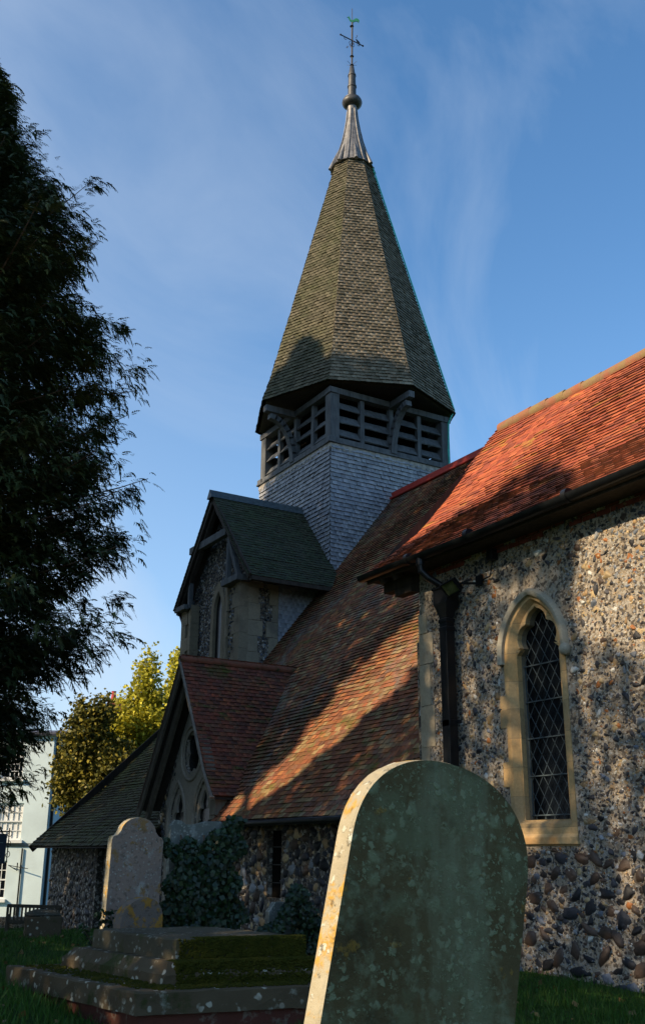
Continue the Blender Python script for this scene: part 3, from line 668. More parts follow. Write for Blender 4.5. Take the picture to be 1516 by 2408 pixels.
def lobes(c, z, rr, k, ph, n=72, ro=.5):
    pts = []
    for i in range(n):
        a = 2*pi*i/n; r = .0
        for j in range(k):
            b = ph+2*pi*j/k; cx, cy = rr*ro*cos(b), rr*ro*sin(b); rad = rr*.5
            # ray-circle
            d = cx*cos(a)+cy*sin(a); q = d*d-(cx*cx+cy*cy-rad*rad)
            if q > 0: r = max(r, d+sqrt(q))
        pts.append((c+r*cos(a), z+r*sin(a)*1.13))
    return pts
ci = [(20.36+.41*cos(a), 2.02+.47*sin(a)) for a in np.linspace(0, 2*pi, 36, endpoint=False)]
plate('roundel_tracery', ci, [lobes(20.36, 2.02, .41, 4, pi/4)], wfn(VW+.03), .05, M['pale_stone'], gw)
for cc, zs in ((21.0, .66), (19.72, .70)):
    plate('light_tracery', arch_pts(cc, .385, -1.0, zs, zs+.70, 10), [trefoil(cc, .32, -.95, zs+.02, zs+.60)], wfn(VW+.03), .05, M['pale_stone'], gw)
m = MB()
for rr, z0 in ((.56, 0),):
    pts = [(VW-.03, 20.36+.50*cos(a), 2.02+.57*sin(a)) for a in np.linspace(0, 2*pi, 40)]; m.tube(pts, .035, 8, False)
for lp in (arch_pts(21.0, .44, -1.0, .66, 1.45, 10), arch_pts(19.72, .44, -1.0, .70, 1.50, 10)): m.tube([(VW-.025, a, b) for a, b in lp], .03, 8)
m.build('hood_mould', M['pale_stone'], gw, smooth=True)
for gp in ([(20.36+.46*cos(a), 2.02+.52*sin(a)) for a in np.linspace(0, 2*pi, 30, endpoint=False)], arch_pts(21.0, .42, -1.1, .66, 1.40, 8), arch_pts(19.72, .42, -1.1, .70, 1.45, 8)): plate('glass', gp, [], wfn(VW+.085), .02, M['glass_dark'], gw)
def gok(a, b, r):
    return (b < 3.55-abs(a-GC)*1.38) and not (18.9-r < a < 21.65+r and b < 1.5) and not (hypot(a-20.36, (b-2.02)*.85) < .86+r*.5)
flints('flint', 130, lambda R: float(R.uniform(.04, .10)), lambda R: (R.uniform(18.4, 21.9), R.uniform(-1, 3.6)), gok, wallmap(VW-.01), dict(dark=3, black=2, brown=2, tan=1, buff=.6), gw, 31, tries=9000)
m = MB(); m.box((8.72, 18.40, .82), (.26, .24, .30)); m.build('kneeler', M['oak_pale'], gw, bevel=.02)
# roof of this gable (two slopes down from a ridge along x)
pk = (8.48, GC, GR)
R_edge, L_edge = (8.48, 18.12, 1.02), (8.48, 22.0, .92)
m = MB()
for e, b in ((R_edge, (18.55, 1.55)), (L_edge, (21.5, 1.65))):
    m.quad((8.50, GC, GR-.06), (12.2, GC, GR-.06), (12.2, b[0], b[1]-.07), (8.50, b[0], b[1]-.07)); m.quad((8.50, b[0], b[1]-.07), (12.2, b[0], b[1]-.07), (12.2, e[1], e[2]-.06), (8.50, e[1], e[2]-.06))
gr = m.build('gable_roof', M['oak_dark'], church); gr['label'] = 'small red tiled gable roof patched with moss'
def gable_rng(P):
    # stop where the slope meets the nave roof
    x_end = 8.65 + (P[2]-.65)/K2 if P[1] < GC+.01 else 12.0
    return (8.46, min(12.1, x_end+.12))
tile_rows('roof_tiles', [(0, R_edge[1], R_edge[2]), (0, 18.55, 1.55), (0, GC, GR)], (1,0,0), gable_rng, M['tile_porch'], gr, .100, .165, .017, seed=4, wob=.006)
tile_rows('roof_tiles', [(0, L_edge[1], L_edge[2]), (0, GC, GR)], (1,0,0), lambda P: (8.46, 12.0), M['tile_porch'], gr, .100, .165, .017, seed=5)
m = MB(); x = 8.44
while x < 11.35: m.tube([(x, GC, GR+.01+.012*sin(x*5)), (x+.38, GC, GR+.0)], .085, 10); x += .385
m.build('ridge_tiles', M['ridge_moss'], gr, smooth=True)
m = MB()                                     # pale verge strip on the right, dark boards on the left
pts = [(8.46, GC, GR-.02), (8.46, 19.1, 2.42), (8.46, 18.55, 1.50), (8.44, 18.10, .98)]
for a, b in zip(pts[:-1], pts[1:]): m.beam(a, b, .035, .10, up=(1,0,0))
m.build('verge', M['oak_pale'], gr)
m = MB(); m.beam((8.50, GC+.02, GR-.12), (8.50, 22.05, .80), .22, .05, up=(1,0,0)); m.beam((8.68, GC+.05, GR-.35), (8.68, 21.95, .70), .16, .08, up=(1,0,0)); m.beam((8.60, GC-.02, GR-.15), (8.60, 18.3, 1.1), .10, .2, up=(1,0,0))
m.build('bargeboard', M['bench_wood'], gr)

# ---- transept
TX, TY0, TY1 = 11.26, 22.45, 26.10
TC = 24.0; TZ = 6.50
def trz(a): return 9.30 - abs(a-TC)*1.18
tw = plate('transept_wall', [(TY0, 1.0), (TY1, 1.0), (TY1, 6.6), (TC, 9.2), (TY0, 7.0)], [arch_pts(24.22, .27, 4.3, 6.1, 6.72, 8)], wfn(TX), .4, M['mortar_dark'], church)
tw['label'] = 'tall flint gable with a narrow lancet and stone dressed corners'
m = MB(); m.box((TX+.07, 24.22, 5.6), (.02, .8, 3.0)); m.build('glass', M['glass_dark'], tw)
sur = plate('window_surround', arch_pts(24.22, .42, 4.2, 6.15, 6.98, 10), [arch_pts(24.22, .25, 4.2, 6.12, 6.70, 10)], wfn(TX-.03), .12, M['grey_stone'], tw, bevel=.006)
for (a0, dr, wb_) in ((TY0-.02, 1, .86), (TY1+.02, -1, .62)):      # corner buttress strips with long-and-short work
    m = MB(); z = 3.4; k = 0
    while z < 6.5:
        h = min(random.uniform(.3, .42), 6.56-z); wd = (.30, .42)[k % 2]*random.uniform(.9, 1.1); m.box((TX-.12, a0+dr*wd/2, z+h/2), (.26, wd, h-.006), jit=.003)
        wd = (.12, .17)[k % 2]; m.box((TX-.12, a0+dr*(wb_+.02-wd/2), z+h/2), (.26, wd, h-.006)); z += h; k += 1
    m.box((TX-.10, a0+dr*(wb_/2), 5.0), (.20, wb_-.04, 3.1)); m.build('buttress', M['grey_stone'], tw)
tok = lambda a, b, r: b < trz(a)-.15-r and not (abs(a-24.22) < .42+r and b < 6.95) and not ((a < TY0+.3+r or TY0+.7-r < a < TY0+.9+r or a > TY1-.62-r) and b < 6.55)
fp = dict(dark=3, dark2=3, black=1.5, blue=1.6, grey=1.0, white=.2)
flints('flint', 1500, lambda R: float(R.uniform(.025, .055)), lambda R: (R.uniform(TY0, TY1), R.uniform(3.6, 9.2)), tok, lambda A, B, D: np.stack([np.where((A < TY0+.86) & (B < 6.5), TX-.205, TX)-D, A, B], 1), fp, tw, 41, sub=1, tries=14000, asp=2.4, hor=.1, flat=.6)
# side wall: stone return then shingles up to the tower
m = MB(); z = 3.6; k = 0; m.box((TX+.43, TY0+.10, 4.5), (.84, .18, 4.2))
sd = m.build('return_wall', M['mortar_dark'], tw)
m = MB()
while z < 6.5:
    h = min(random.uniform(.3, .45), 6.6-z); w1 = (.30, .44, .36)[k % 3]; w2 = (.16, .26, .34)[(k+1) % 3]
    m.box((TX-.02+w1/2, TY0+.03, z+h/2), (w1, .10, h-.006), jit=.003); m.box((TX+.86-w2/2, TY0+.03, z+h/2), (w2, .10, h-.006), jit=.003); z += h; k += 1
m.build('quoin', M['buff_stone'], sd, bevel=.006)
flints('flint', 260, lambda R: float(R.uniform(.025, .055)), lambda R: (R.uniform(TX+.02, TX+.84), R.uniform(3.6, 6.6)), lambda a, b, r: True, lambda A, B, D: np.stack([A, TY0+.01-D, B], 1), fp, sd, 42, sub=1, tries=4000, flat=.6)
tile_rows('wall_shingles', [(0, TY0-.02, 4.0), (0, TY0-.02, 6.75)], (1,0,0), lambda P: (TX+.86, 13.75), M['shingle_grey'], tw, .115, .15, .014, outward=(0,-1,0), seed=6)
m = MB(); m.beam((TX+.28, TY0-.10, 3.92), (TX+1.35, TY0-.10, 5.28), .10, .26, up=(1,0,-1)); m.build('flashing', M['lead'], tw)
# roof
TR_e, TL_e, TXF = (21.62, 6.52), (26.28, 6.50), 10.84
m = MB(); m.quad((TXF, TC, 9.30), (13.75, TC, 9.30), (13.75, 22.2, 7.05), (TXF, 22.2, 7.05)); m.quad((TXF, 22.2, 7.05), (13.75, 22.2, 7.05), (13.75, TR_e[0], TR_e[1]-.05), (TXF, TR_e[0], TR_e[1]-.05)); m.quad((TXF, TC, 9.30), (13.75, TC, 9.30), (13.75, TL_e[0], TL_e[1]-.05), (TXF, TL_e[0], TL_e[1]-.05))
tr = m.build('transept_roof', M['oak_dark'], church); tr['label'] = 'steep dark green mossy roof against the grey tower'
tile_rows('roof_tiles', [(0, TR_e[0], TR_e[1]), (0, 22.2, 7.12), (0, TC, 9.36)], (1,0,0), lambda P: (TXF-.04, 13.72), M['tile_green'], tr, .115, .165, .017, seed=7)
tile_rows('roof_tiles', [(0, TL_e[0], TL_e[1]), (0, TC, 9.36)], (1,0,0), lambda P: (TXF-.04, 13.72), M['tile_green'], tr, .115, .165, .017, seed=8)
m = MB(); m.add([(TXF-.1, TC-.16, 9.22), (TXF-.1, TC, 9.47), (TXF-.1, TC+.16, 9.22), (13.72, TC-.16, 9.22), (13.72, TC, 9.47), (13.72, TC+.16, 9.22)], [(0,1,4,3),(1,2,5,4),(0,2,1),(3,4,5)]); m.build('ridge_capping', M['slate_ridge'], tr)
m = MB()
for e in (TR_e, TL_e):
    m.beam((TXF+.02, TC, 9.22), (TXF+.02, e[0], e[1]-.02), .16, .05, up=(1,0,0)); m.beam((TXF+.14, TC, 9.0), (TXF+.14, e[0]+(.15 if e is TR_e else -.15), e[1]+.02), .13, .12, up=(1,0,0))
    m.box((TX+1.1, e[0]+(.05 if e is TR_e else -.05), e[1]-.06), (2.9, .14, .10))
m.build('bargeboard', M['oak_dark'], tr)
m = MB(); m.box((TX-.30, 24.35, 8.08), (.16, 2.35, .20)); m.beam((TX-.26, 22.52, 6.72), (TX-.26, 23.15, 7.9), .12, .13, up=(1,0,0)); m.beam((TX-.26, 23.15, 6.60), (TX-.26, 23.15, 7.75), .12, .12, up=(1,0,0)); m.box((TX-.22, 22.75, 6.63), (.42, .95, .16))
m.beam((TX-.26, 25.55, 6.45), (TX-.26, 25.55, 7.75), .12, .12, up=(1,0,0)); m.beam((TX-.26, 26.1, 6.6), (TX-.26, 25.5, 7.8), .12, .12, up=(1,0,0)); m.box((TX-.22, 25.9, 6.50), (.42, .7, .14))
m.build('gable_timber', M['oak_grey'], tr, bevel=.01)
m = MB(); m.tube([(10.98, 26.33, 6.44), (13.5, 26.33, 6.42)], .06, 10); m.tube([(11.05, 26.33, 6.42), (11.08, 26.2, 6.2), (11.08, 26.12, 6.0), (11.08, 26.12, 2.5)], .05, 10); m.build('downpipe', M['black_iron'], tr, smooth=True)

# ---- tower
XC, YC, HW = 15.80, 24.56, 2.11
m = MB(); m.box((XC, YC, 4.6), (HW*2-.04, HW*2-.04, 12.7)); tower = m.build('tower', M['oak_dark'], church); tower['label'] = 'square tower clad in weathered grey wooden shingles'
for k, (dx, dy) in enumerate(((-1,0),(0,-1),(1,0),(0,1))):
    S = (0,1,0) if dx else (1,0,0); base = (XC+dx*HW, YC+dy*HW); P0 = (base[0] if dx else 0, base[1] if dy else 0, 4.0)
    P1 = (P0[0]+dx*.03, P0[1]+dy*.03, 10.92); c0 = YC if dx else XC
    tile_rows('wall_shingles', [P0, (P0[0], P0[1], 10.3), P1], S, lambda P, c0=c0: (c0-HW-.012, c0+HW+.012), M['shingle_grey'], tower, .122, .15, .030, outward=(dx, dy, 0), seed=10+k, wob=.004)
    m = MB(); q = 22                          # scalloped lead apron
    for i in range(q):
        s0 = -HW-.05+i*(2*HW+.1)/q; s1 = s0+(2*HW+.1)/q; off = .055
        pts = [(s0, 10.97)] + [((s0+s1)/2-(s1-s0)/2*cos(a), 10.84-.065*sin(a)) for a in np.linspace(0, pi, 7)] + [(s1, 10.97)]
        m.quad(*[((XC+dx*(HW+off) if dx else XC+s), (YC+dy*(HW+off) if dy else YC+s), z) for s, z in pts])
    m.build('lead_apron', M['lead_trim'], tower)
# belfry
belfry = empty('belfry'); belfry.parent = church; belfry.matrix_parent_inverse = Matrix.Identity(4); belfry.location = Vector((XC, YC, 10.97)) - wloc(church)
belfry['label'] = 'open timber belfry stage with louvred sides under the spire'
ZB0, ZB1 = 10.97, 12.62
def bf(dx, dy, s, o, z):                      # s along the face, o outward from the face plane
    return (XC+dx*(HW+o)+(s if dy else 0), YC+dy*(HW+o)+(s if dx else 0), z)
for (sx, sy) in ((-1,-1),(1,-1),(1,1),(-1,1)): m = MB(); m.box((XC+sx*(HW-.13), YC+sy*(HW-.13), (ZB0+ZB1)/2), (.30, .30, ZB1-ZB0)); m.build('corner_post', M['oak_grey'], belfry, bevel=.015)
sb = MB(); tp = MB()
for dx, dy in ((-1,0),(0,-1),(1,0),(0,1)):
    ax = (0,1,0) if dx else (1,0,0)
    sb.beam(bf(dx, dy, -HW-.1, -.06, ZB0+.10), bf(dx, dy, HW+.1, -.06, ZB0+.10), .26, .16); sb.beam(bf(dx, dy, -HW-.12, .0, ZB0+.02), bf(dx, dy, HW+.12, .0, ZB0+.02), .20, .05)
    tp.beam(bf(dx, dy, -HW-.06, -.07, ZB1), bf(dx, dy, HW+.06, -.07, ZB1), .24, .18)
    for s in (-1.02, 0, 1.02):
        p = MB(); p.beam(bf(dx, dy, s, -.10, ZB0+.18), bf(dx, dy, s, -.10, ZB1-.09), .15, .14, up=ax); p.build('post', M['oak_grey'], belfry, bevel=.008)
    for i, s in enumerate((-1.47, -.51, .51, 1.47)):
        hwid = (.38 if abs(s) > 1 else .44)
        for j in range(3):
            z = ZB0+.42+j*.42; p = MB(); T = Vector((dx, dy, 0))*cos(radians(56))+Vector((0,0,-1))*sin(radians(56)); S = Vector((0,1,0)) if dx else Vector((1,0,0))
            sag = random.uniform(-.02, .02); N_ = S.cross(T); p.box(Vector(bf(dx, dy, s+sag*.3, -.13, z+sag)), (hwid*2, .33, .03), S, T, N_, jit=.012); p.build('louvre', M['oak_grey'], belfry)
sb.build('sill_beam', M['oak_grey'], belfry, bevel=.01); tp.build('top_plate', M['oak_grey'], belfry, bevel=.01)
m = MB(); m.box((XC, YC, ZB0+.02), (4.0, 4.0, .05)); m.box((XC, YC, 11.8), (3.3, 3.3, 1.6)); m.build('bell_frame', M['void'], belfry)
for dx, dy in ((-1,0),(0,-1),(1,0),(0,1)):     # curved braces carrying the overhanging spire corners
    p = MB(); pts = []
    for i in range(9):
        t_ = i/8; o = .02+.86*(1-cos(t_*pi/2*1.0)); z = ZB0+.12+1.28*sin(t_*pi/2)
        pts.append(bf(dx, dy, 0, o*.95, z))
    for a, b in zip(pts[:-1], pts[1:]):
        d = (Vector(b)-Vector(a)).normalized()*.03; p.beam(Vector(a)-d, Vector(b)+d, .17, .20, up=((0,1,0) if dx else (1,0,0)))
    p.beam(bf(dx, dy, 0, -.2, ZB1-.02), bf(dx, dy, 0, 1.02, ZB1-.02), .20, .20)
    p.build('brace', M['oak_grey'], belfry, bevel=.008)
# spire
RB, ZS0, ZS1, RT = 3.15, 12.86, 22.75, .545
m = MB(); pr_ = [(RB-.12, ZS0-.04), (RB-.05, ZS0+.0), (RB-.30, ZS0+.9), (RT-.03, ZS1)]
m.lathe((XC, YC, 0), pr_, 8, rot=pi/2); sp = m.build('spire', M['oak_dark'], church); sp['label'] = 'tall eight sided spire clad in mossy brown shingles'
def rr(z): return RB-(RB-RT)*(z-ZS0)/(ZS1-ZS0)
m = MB()
VSP = []; c8 = cos(pi/8)
for k in range(8):
    am = pi/8+k*pi/4; d = np.array([cos(am), sin(am), 0]); S = np.array([-sin(am), cos(am), 0]); 
    def P_(r, z): return np.array([XC, YC, 0])+d*r*c8+np.array([0,0,z])
    prof = [P_(RB+.05, ZS0-.02), P_(rr(13.7)+.0, 13.7), P_(RT, ZS1)]
    def rng(P, d=d, prof=prof):
        r = (P[0]-XC)*d[0]+(P[1]-YC)*d[1]; hw_ = r*tan(pi/8); return (-hw_-.01, hw_+.01)
    tile_rows('spire_shingles', prof, S, rng, M['shingle_spire' if d[0] > -.6 else 'shingle_mossy_shaded'], sp, .122, .165, .026, outward=(d[0], d[1], .2), seed=30+k, wob=.003)
m = MB()
sides = 8; capz = [(RT+.21, 22.30), (RT+.13, 22.40), (.55, 22.85), (.38, 23.45), (.28, 23.95), (.20, 24.45), (.165, 24.85), (.165, 25.02)]
m.lathe((XC, YC, 0), capz, 16, rot=pi/16)
cap = m.build('lead_cap', M['lead'], sp)
m = MB()
for k in range(8):
    a = k*pi/4+pi/2; m.tube([(XC+(r+.01)*cos(a), YC+(r+.01)*sin(a), z) for r, z in capz[:-1]], .022, 6)
    a += pi/8; m.tube([(XC+(RT+.22)*cos(a), YC+(RT+.22)*sin(a), 22.28), (XC+.62*cos(a), YC+.62*sin(a), 22.70), (XC+.46*cos(a), YC+.46*sin(a), 23.15)], [.075, .05, .01], 8)
m.build('lead_roll', M['lead'], cap, smooth=True)
m = MB(); m.lathe((XC, YC, 0), [(.16, 25.0), (.26, 25.04), (.335, 25.11), (.36, 25.19), (.34, 25.27), (.30, 25.31), (.30, 25.34), (.20, 25.40), (.14, 25.42)], 24); m.build('ball', M['lead_dark'], sp, smooth=True)
m = MB(); m.lathe((XC, YC, 0), [(.150, 25.4), (.145, 25.85), (.165, 25.86), (.165, 25.92), (.14, 25.93), (.13, 26.35), (.15, 26.36), (.145, 26.42), (.12, 26.43), (.075, 26.78), (.04, 26.82)], 14); m.build('finial', M['lead_dark'], sp, smooth=True)
# cable down the right hand hip of the spire
m = MB(); a = 0.0; pts = []
for i, z in enumerate(np.linspace(22.4, 12.95, 30)): pts.append((XC+(rr(z)+.06)*cos(-pi/4), YC+(rr(z)+.06)*sin(-pi/4), z))
cx, cy = XC+HW, YC-HW
pts += [(cx+.05, cy-.10, 12.75), (cx-.06, cy-.09, 12.5), (cx-.10, cy-.09, 11.6), (cx-.10, cy-.12, 10.7)]
m.tube(pts, .028, 6); m.build('lightning_cable', M['teal_cable'], sp, smooth=True)

# ---- weathervane on the finial
wv = empty('weathervane', (XC, YC, 26.78)); tag(wv, 'weathervane with a green copper cockerel on an iron rod at the tip of the spire', 'weathervane')
m = MB(); m.tube([(XC, YC, 26.76), (XC+.02, YC, 28.8)], .032, 8); m.tube([(XC+.02, YC, 28.8), (XC+.02, YC, 29.45)], .012, 6)
for z in (26.85, 27.25, 28.62): m.lathe((XC, YC, z), [(.03, -.03), (.075, 0), (.03, .03)], 10)
for k in range(6):
    a = k*pi/3; m.tube([(XC, YC, 26.86), (XC+.2*cos(a), YC+.2*sin(a), 26.95)], .006, 4)
m.build('rod', M['vane_iron'], wv, smooth=True)
Cx, Cz = Vector((XC, YC, 27.98)), 0
vr = Vector((cos(YAW), -sin(YAW), 0)); vd = Vector((sin(YAW), cos(YAW), 0))
a1 = (vr*.62+vd*.75).normalized(); a2 = Vector((-a1.y, a1.x, 0))
d = (vr*.84+vd*.54).normalized(); e = Vector((-d.y, d.x, 0))
m = MB()
m.tube([Cx-d*.50, Cx+d*.50], .022, 6)
for q_ in (d, -d): m.lathe(Cx+q_*.49, [(.02,-.03),(.04,0),(.02,.03)], 8)
m.build('arms', M['vane_iron'], wv, smooth=True)
m = MB()                                       # cardinal letters and scrolls as flat bent iron
for q_ in (d, -d, e, -e):
    p0 = Cx+q_*.30; m.tube([p0+Vector((0,0,-.02)), p0+q_*.05+Vector((0,0,-.07)), p0-q_*.02+Vector((0,0,-.11)), p0-q_*.07+Vector((0,0,-.07))], .010, 5)
    m.tube([Cx+Vector((0,0,-.30)), Cx+q_*.09+Vector((0,0,-.24)), Cx+q_*.12+Vector((0,0,-.14)), Cx+q_*.07+Vector((0,0,-.08))], .010, 5)
m.build('scroll', M['vane_iron'], wv, smooth=True)
cock = [(-.30,.56), (-.34,.52), (-.42,.50), (-.33,.47), (-.31,.42), (-.26,.30), (-.20,.18), (-.10,.07), (-.02,.02), (.02,0), (.10,.05), (.20,.10), (.32,.16), (.42,.14), (.50,.02), (.54,.06), (.50,.16), (.58,.20), (.56,.30), (.48,.40), (.36,.46), (.22,.42), (.12,.30), (.0,.24), (-.10,.26), (-.16,.36), (-.20,.48), (-.22,.56), (-.26,.60)]
cv = (vr*.98+vd*.1).normalized(); co_ = Vector((XC+.02, YC, 28.80))
cn = Vector((-cv.y, cv.x, 0))
plate('cockerel', [(a*.46, b*.46) for a, b in cock], [], lambda a, b, d: co_+cv*a+Vector((0,0,b))+cn*(d-.012), .024, M['verdigris'], wv)
# birds
def bird(loc, head, s, label):
    prof = [(-.16,.02,.008),(-.10,.03,.028),(-.03,.05,.05),(.03,.075,.052),(.075,.11,.038),(.10,.15,.030),(.125,.175,.028),(.15,.172,.012),(.175,.165,.003)]
    m = MB(); h = Vector(head).normalized(); m.tube([Vector(loc)+h*a*s+Vector((0,0,b*s+.02)) for a, b, r in prof], [r*s for a, b, r in prof], 10)
    sd_ = Vector((-h.y, h.x, 0))
    for q_ in (-1, 1): m.tube([Vector(loc)+sd_*.02*s*q_, Vector(loc)+sd_*.02*s*q_+Vector((0,0,.06*s))], .006*s, 5)
    o = m.build('bird', M['bird'], None, smooth=True); tag(o, label, 'bird', 'birds resting on the spire top'); return o
bird(Cx+d*.27+Vector((0,0,.02)), -d, .62, 'dark bird perched on the right arm of the weathervane')
bird((XC-.17, YC+.16, 25.40), (.6,-.7,0), .6, 'dark bird sitting on the lead ball below the weathervane')

# ---- floodlight
fl = empty('floodlight', (8.99, 10.72, 3.62)); tag(fl, 'small black floodlight fixed to the flint wall beside the rainwater hopper', 'floodlight')
X = Vector((0,1,0)); Nn = Vector((-.72, -.15, -.68)).normalized(); X = Vector((.1,.99,0)); X = (X-Nn*X.dot(Nn)).normalized(); Yy = Nn.cross(X)
c = Vector((8.70, 10.98, 3.58)); m = MB(); m.box(c-Nn*.03, (.28, .20, .06), X, Yy, Nn); 
for q_ in (-1, 1): m.box(c+Yy*.10*q_+Nn*.012, (.28, .018, .03), X, Yy, Nn); m.box(c+X*.135*q_+Nn*.012, (.018, .19, .03), X, Yy, Nn)
for k in range(5): m.box(c-Nn*.07+X*(-.1+.05*k), (.01, .16, .04), X, Yy, Nn)
m.build('housing', M['black_iron'], fl, bevel=.004)
m = MB(); m.box(c+Nn*.004, (.25, .17, .008), X, Yy, Nn); m.build('lens', M['lens'], fl)
m = MB(); m.beam((8.74, 10.75, 3.60), (9.0, 10.68, 3.62), .03, .03); m.beam((8.74, 10.9, 3.60), (8.76, 10.60, 3.63), .025, .03); m.box((8.98, 10.68, 3.66), (.05, .12, .14)); m.build('bracket', M['black_iron'], fl)
sb_ = MB(); sb_.box((8.95, 10.35, 3.95), (.12, .12, .16)); sb_.tube([(8.95, 10.35, 3.88), (8.95, 10.42, 3.66), (8.97, 10.68, 3.64)], .012, 6); o = sb_.build('sensor_box', M['black_iron'], None, bevel=.01)
tag(o, 'small black junction box on the flint wall under the gutter', 'junction box')

# ================================================================== GRAVESTONES
def lichen_stone(name, base, alt, spots, streak=None, z=(0, 0)):
    t = NT(name, .92, spec=.15)
    col = t.mix(step(t, t.noise(2.2, 6, .65), .35, .65), base, alt)
    if streak: col = t.mix(t.math('MULTIPLY', step(t, t.noise(4.5, 5, .6, (1, 1, .22)), .5, .66), streak[1]), col, streak[0])
    hs = t.noise(60, 5, .7)
    for sc, lo, hi, amt, c, kind in spots:
        if kind == 'v':
            n0 = t.n('ShaderNodeTexVoronoi'); n0.inputs['Scale'].default_value = sc
            mv = t.n('ShaderNodeMix'); mv.data_type = 'VECTOR'; mv.inputs[0].default_value = .035; t.l(t.co, mv.inputs[4])
            nn = t.n('ShaderNodeTexNoise'); nn.inputs['Scale'].default_value = sc*1.5; t.l(t.co, nn.inputs['Vector']); t.l(nn.outputs['Color'], mv.inputs[5]); t.l(mv.outputs[1], n0.inputs['Vector'])
            sel = step(t, t.sep(n0.outputs['Color'])[0], .42, .5); r = t.ramp(n0.outputs['Distance'], [(lo, 1.0), (hi, 0.0)])
            f = t.math('MULTIPLY', t.math('MULTIPLY', r, sel), t.math('MULTIPLY', step(t, t.noise(3, 3), .38, .5), amt))
        else:
            f = t.math('MULTIPLY', step(t, t.noise(sc, 6, .65), lo, hi), amt)
        col = t.mix(f, col, c); hs = t.math('ADD', hs, t.math('MULTIPLY', f, .5))
    return t.out(col, hs, .008, .8)
M['hs_face'] = lichen_stone('hs_face', (.078,.056,.026), (.105,.078,.036), [(5, .50, .60, .6, (.135,.145,.08), 'n'), (14, .24, .38, .7, (.20,.215,.125), 'v'), (30, .26, .38, .8, (.225,.235,.14), 'v'), (60, .28, .40, .8, (.21,.225,.13), 'v'), (14, .56, .66, .5, (.19,.20,.12), 'n'), (1.9, .58, .66, .8, (.045,.030,.014), 'n'), (9, .62, .66, .5, (.30,.17,.03), 'n'), (80, .68, .74, .8, (.02,.018,.012), 'n')], ((.20,.21,.13), .75))
M['hs_edge'] = lichen_stone('hs_edge', (.46,.40,.28), (.34,.29,.20), [(9, .52, .60, .85, (.55,.30,.04), 'n'), (30, .28, .36, .9, (.60,.58,.48), 'v'), (24, .60, .66, .7, (.12,.10,.07), 'n')])
M['hs_pink'] = lichen_stone('hs_pink', (.31,.23,.18), (.25,.20,.17), [(6, .56, .66, .7, (.40,.40,.36), 'n'), (7, .56, .62, .8, (.30,.17,.05), 'n'), (20, .55, .62, .6, (.12,.10,.08), 'n'), (30, .26, .36, .8, (.42,.42,.36), 'v')])
M['hs_grey'] = lichen_stone('hs_grey', (.19,.20,.18), (.14,.15,.13), [(8, .54, .62, .7, (.32,.34,.31), 'n'), (25, .26, .36, .8, (.36,.38,.33), 'v')])
M['hs_orange'] = lichen_stone('hs_orange', (.20,.16,.13), (.15,.125,.105), [(6, .50, .56, .9, (.34,.18,.03), 'n'), (20, .56, .62, .6, (.10,.08,.06), 'n')])
M['tomb_stone'] = lichen_stone('tomb_stone', (.075,.055,.032), (.10,.078,.048), [(14, .26, .36, .9, (.40,.38,.30), 'v'), (7, .60, .68, .6, (.30,.30,.24), 'n'), (2.5, .56, .64, .85, (.035,.045,.012), 'n')])
M['tomb_top'] = lichen_stone('tomb_top', (.10,.085,.055), (.07,.06,.04), [(20, .26, .36, .6, (.30,.30,.25), 'v'), (4, .58, .66, .7, (.06,.06,.025), 'n')])
M['brick_tomb'] = lichen_stone('brick_tomb', (.11,.038,.026), (.085,.034,.026), [(8, .56, .64, .6, (.20,.17,.13), 'n')])
t = NT('moss', .98, spec=.05)
M['moss'] = t.out(t.mix(step(t, t.noise(16, 6, .7), .35, .65), (.040,.048,.008), (.09,.085,.014)), t.noise(70, 5, .8), .03, 1)

def headstone(name, outline, W2, origin, T, A, N, lean=0, mats=('hs_face', 'hs_edge'), label='', group=None, back=0.0, nsub=1):
    """outline: (a, z) loop; A = direction of a, N = towards the back; lean rotates in its own plane, back tips it"""
    A, N = Vector(A).normalized(), Vector(N).normalized(); O = Vector(origin); root = empty(name, origin)
    def fn(a, b, d):
        a2, b2 = a*cos(lean)+b*sin(lean), -a*sin(lean)+b*cos(lean)
        return O + A*a2 + N*(d+b2*back) + Vector((0,0,b2))
    f = plate('front_face', outline, [], lambda a, b, d: fn(a, b, 0), 0, M[mats[0]], root)
    m = MB(); n = len(outline); cx_ = sum(p[0] for p in outline)/n
    B0 = [fn(a, b, .0) for a, b in outline]; B1 = [fn(a, b, .006) for a, b in outline]
    rings = [[fn(a, b, 0) for a, b in outline], [fn(a*1.012, b+.003, .012) for a, b in outline], [fn(a*1.012, b+.003, T-.012) for a, b in outline], [fn(a, b, T) for a, b in outline]]
    vs = []; rj = random.Random(5)
    for k, r in enumerate(rings): vs += [v + (Vector((rj.uniform(-1, 1), rj.uniform(-1, 1), rj.uniform(-1, 1)))*.0025 if k in (1, 2) else Vector((0,0,0))) for v in r]
    fs = [(k*n+i, k*n+(i+1) % n, (k+1)*n+(i+1) % n, (k+1)*n+i) for k in range(3) for i in range(n)]
    m.add(vs, fs); e = m.build('edge', M[mats[1]], root); b = plate('back_face', outline, [], lambda a, b, d: fn(a, b, T), 0, M[mats[1]], root)
    tag(root, label, 'gravestone', group); return root
def densify(p, step_=.03):
    o = []
    for i in range(len(p)):
        a, b = p[i], p[(i+1) % len(p)]; k = max(1, int(hypot(b[0]-a[0], b[1]-a[1])/step_)); o += [(a[0]+(b[0]-a[0])*j/k, a[1]+(b[1]-a[1])*j/k) for j in range(k)]
    return o
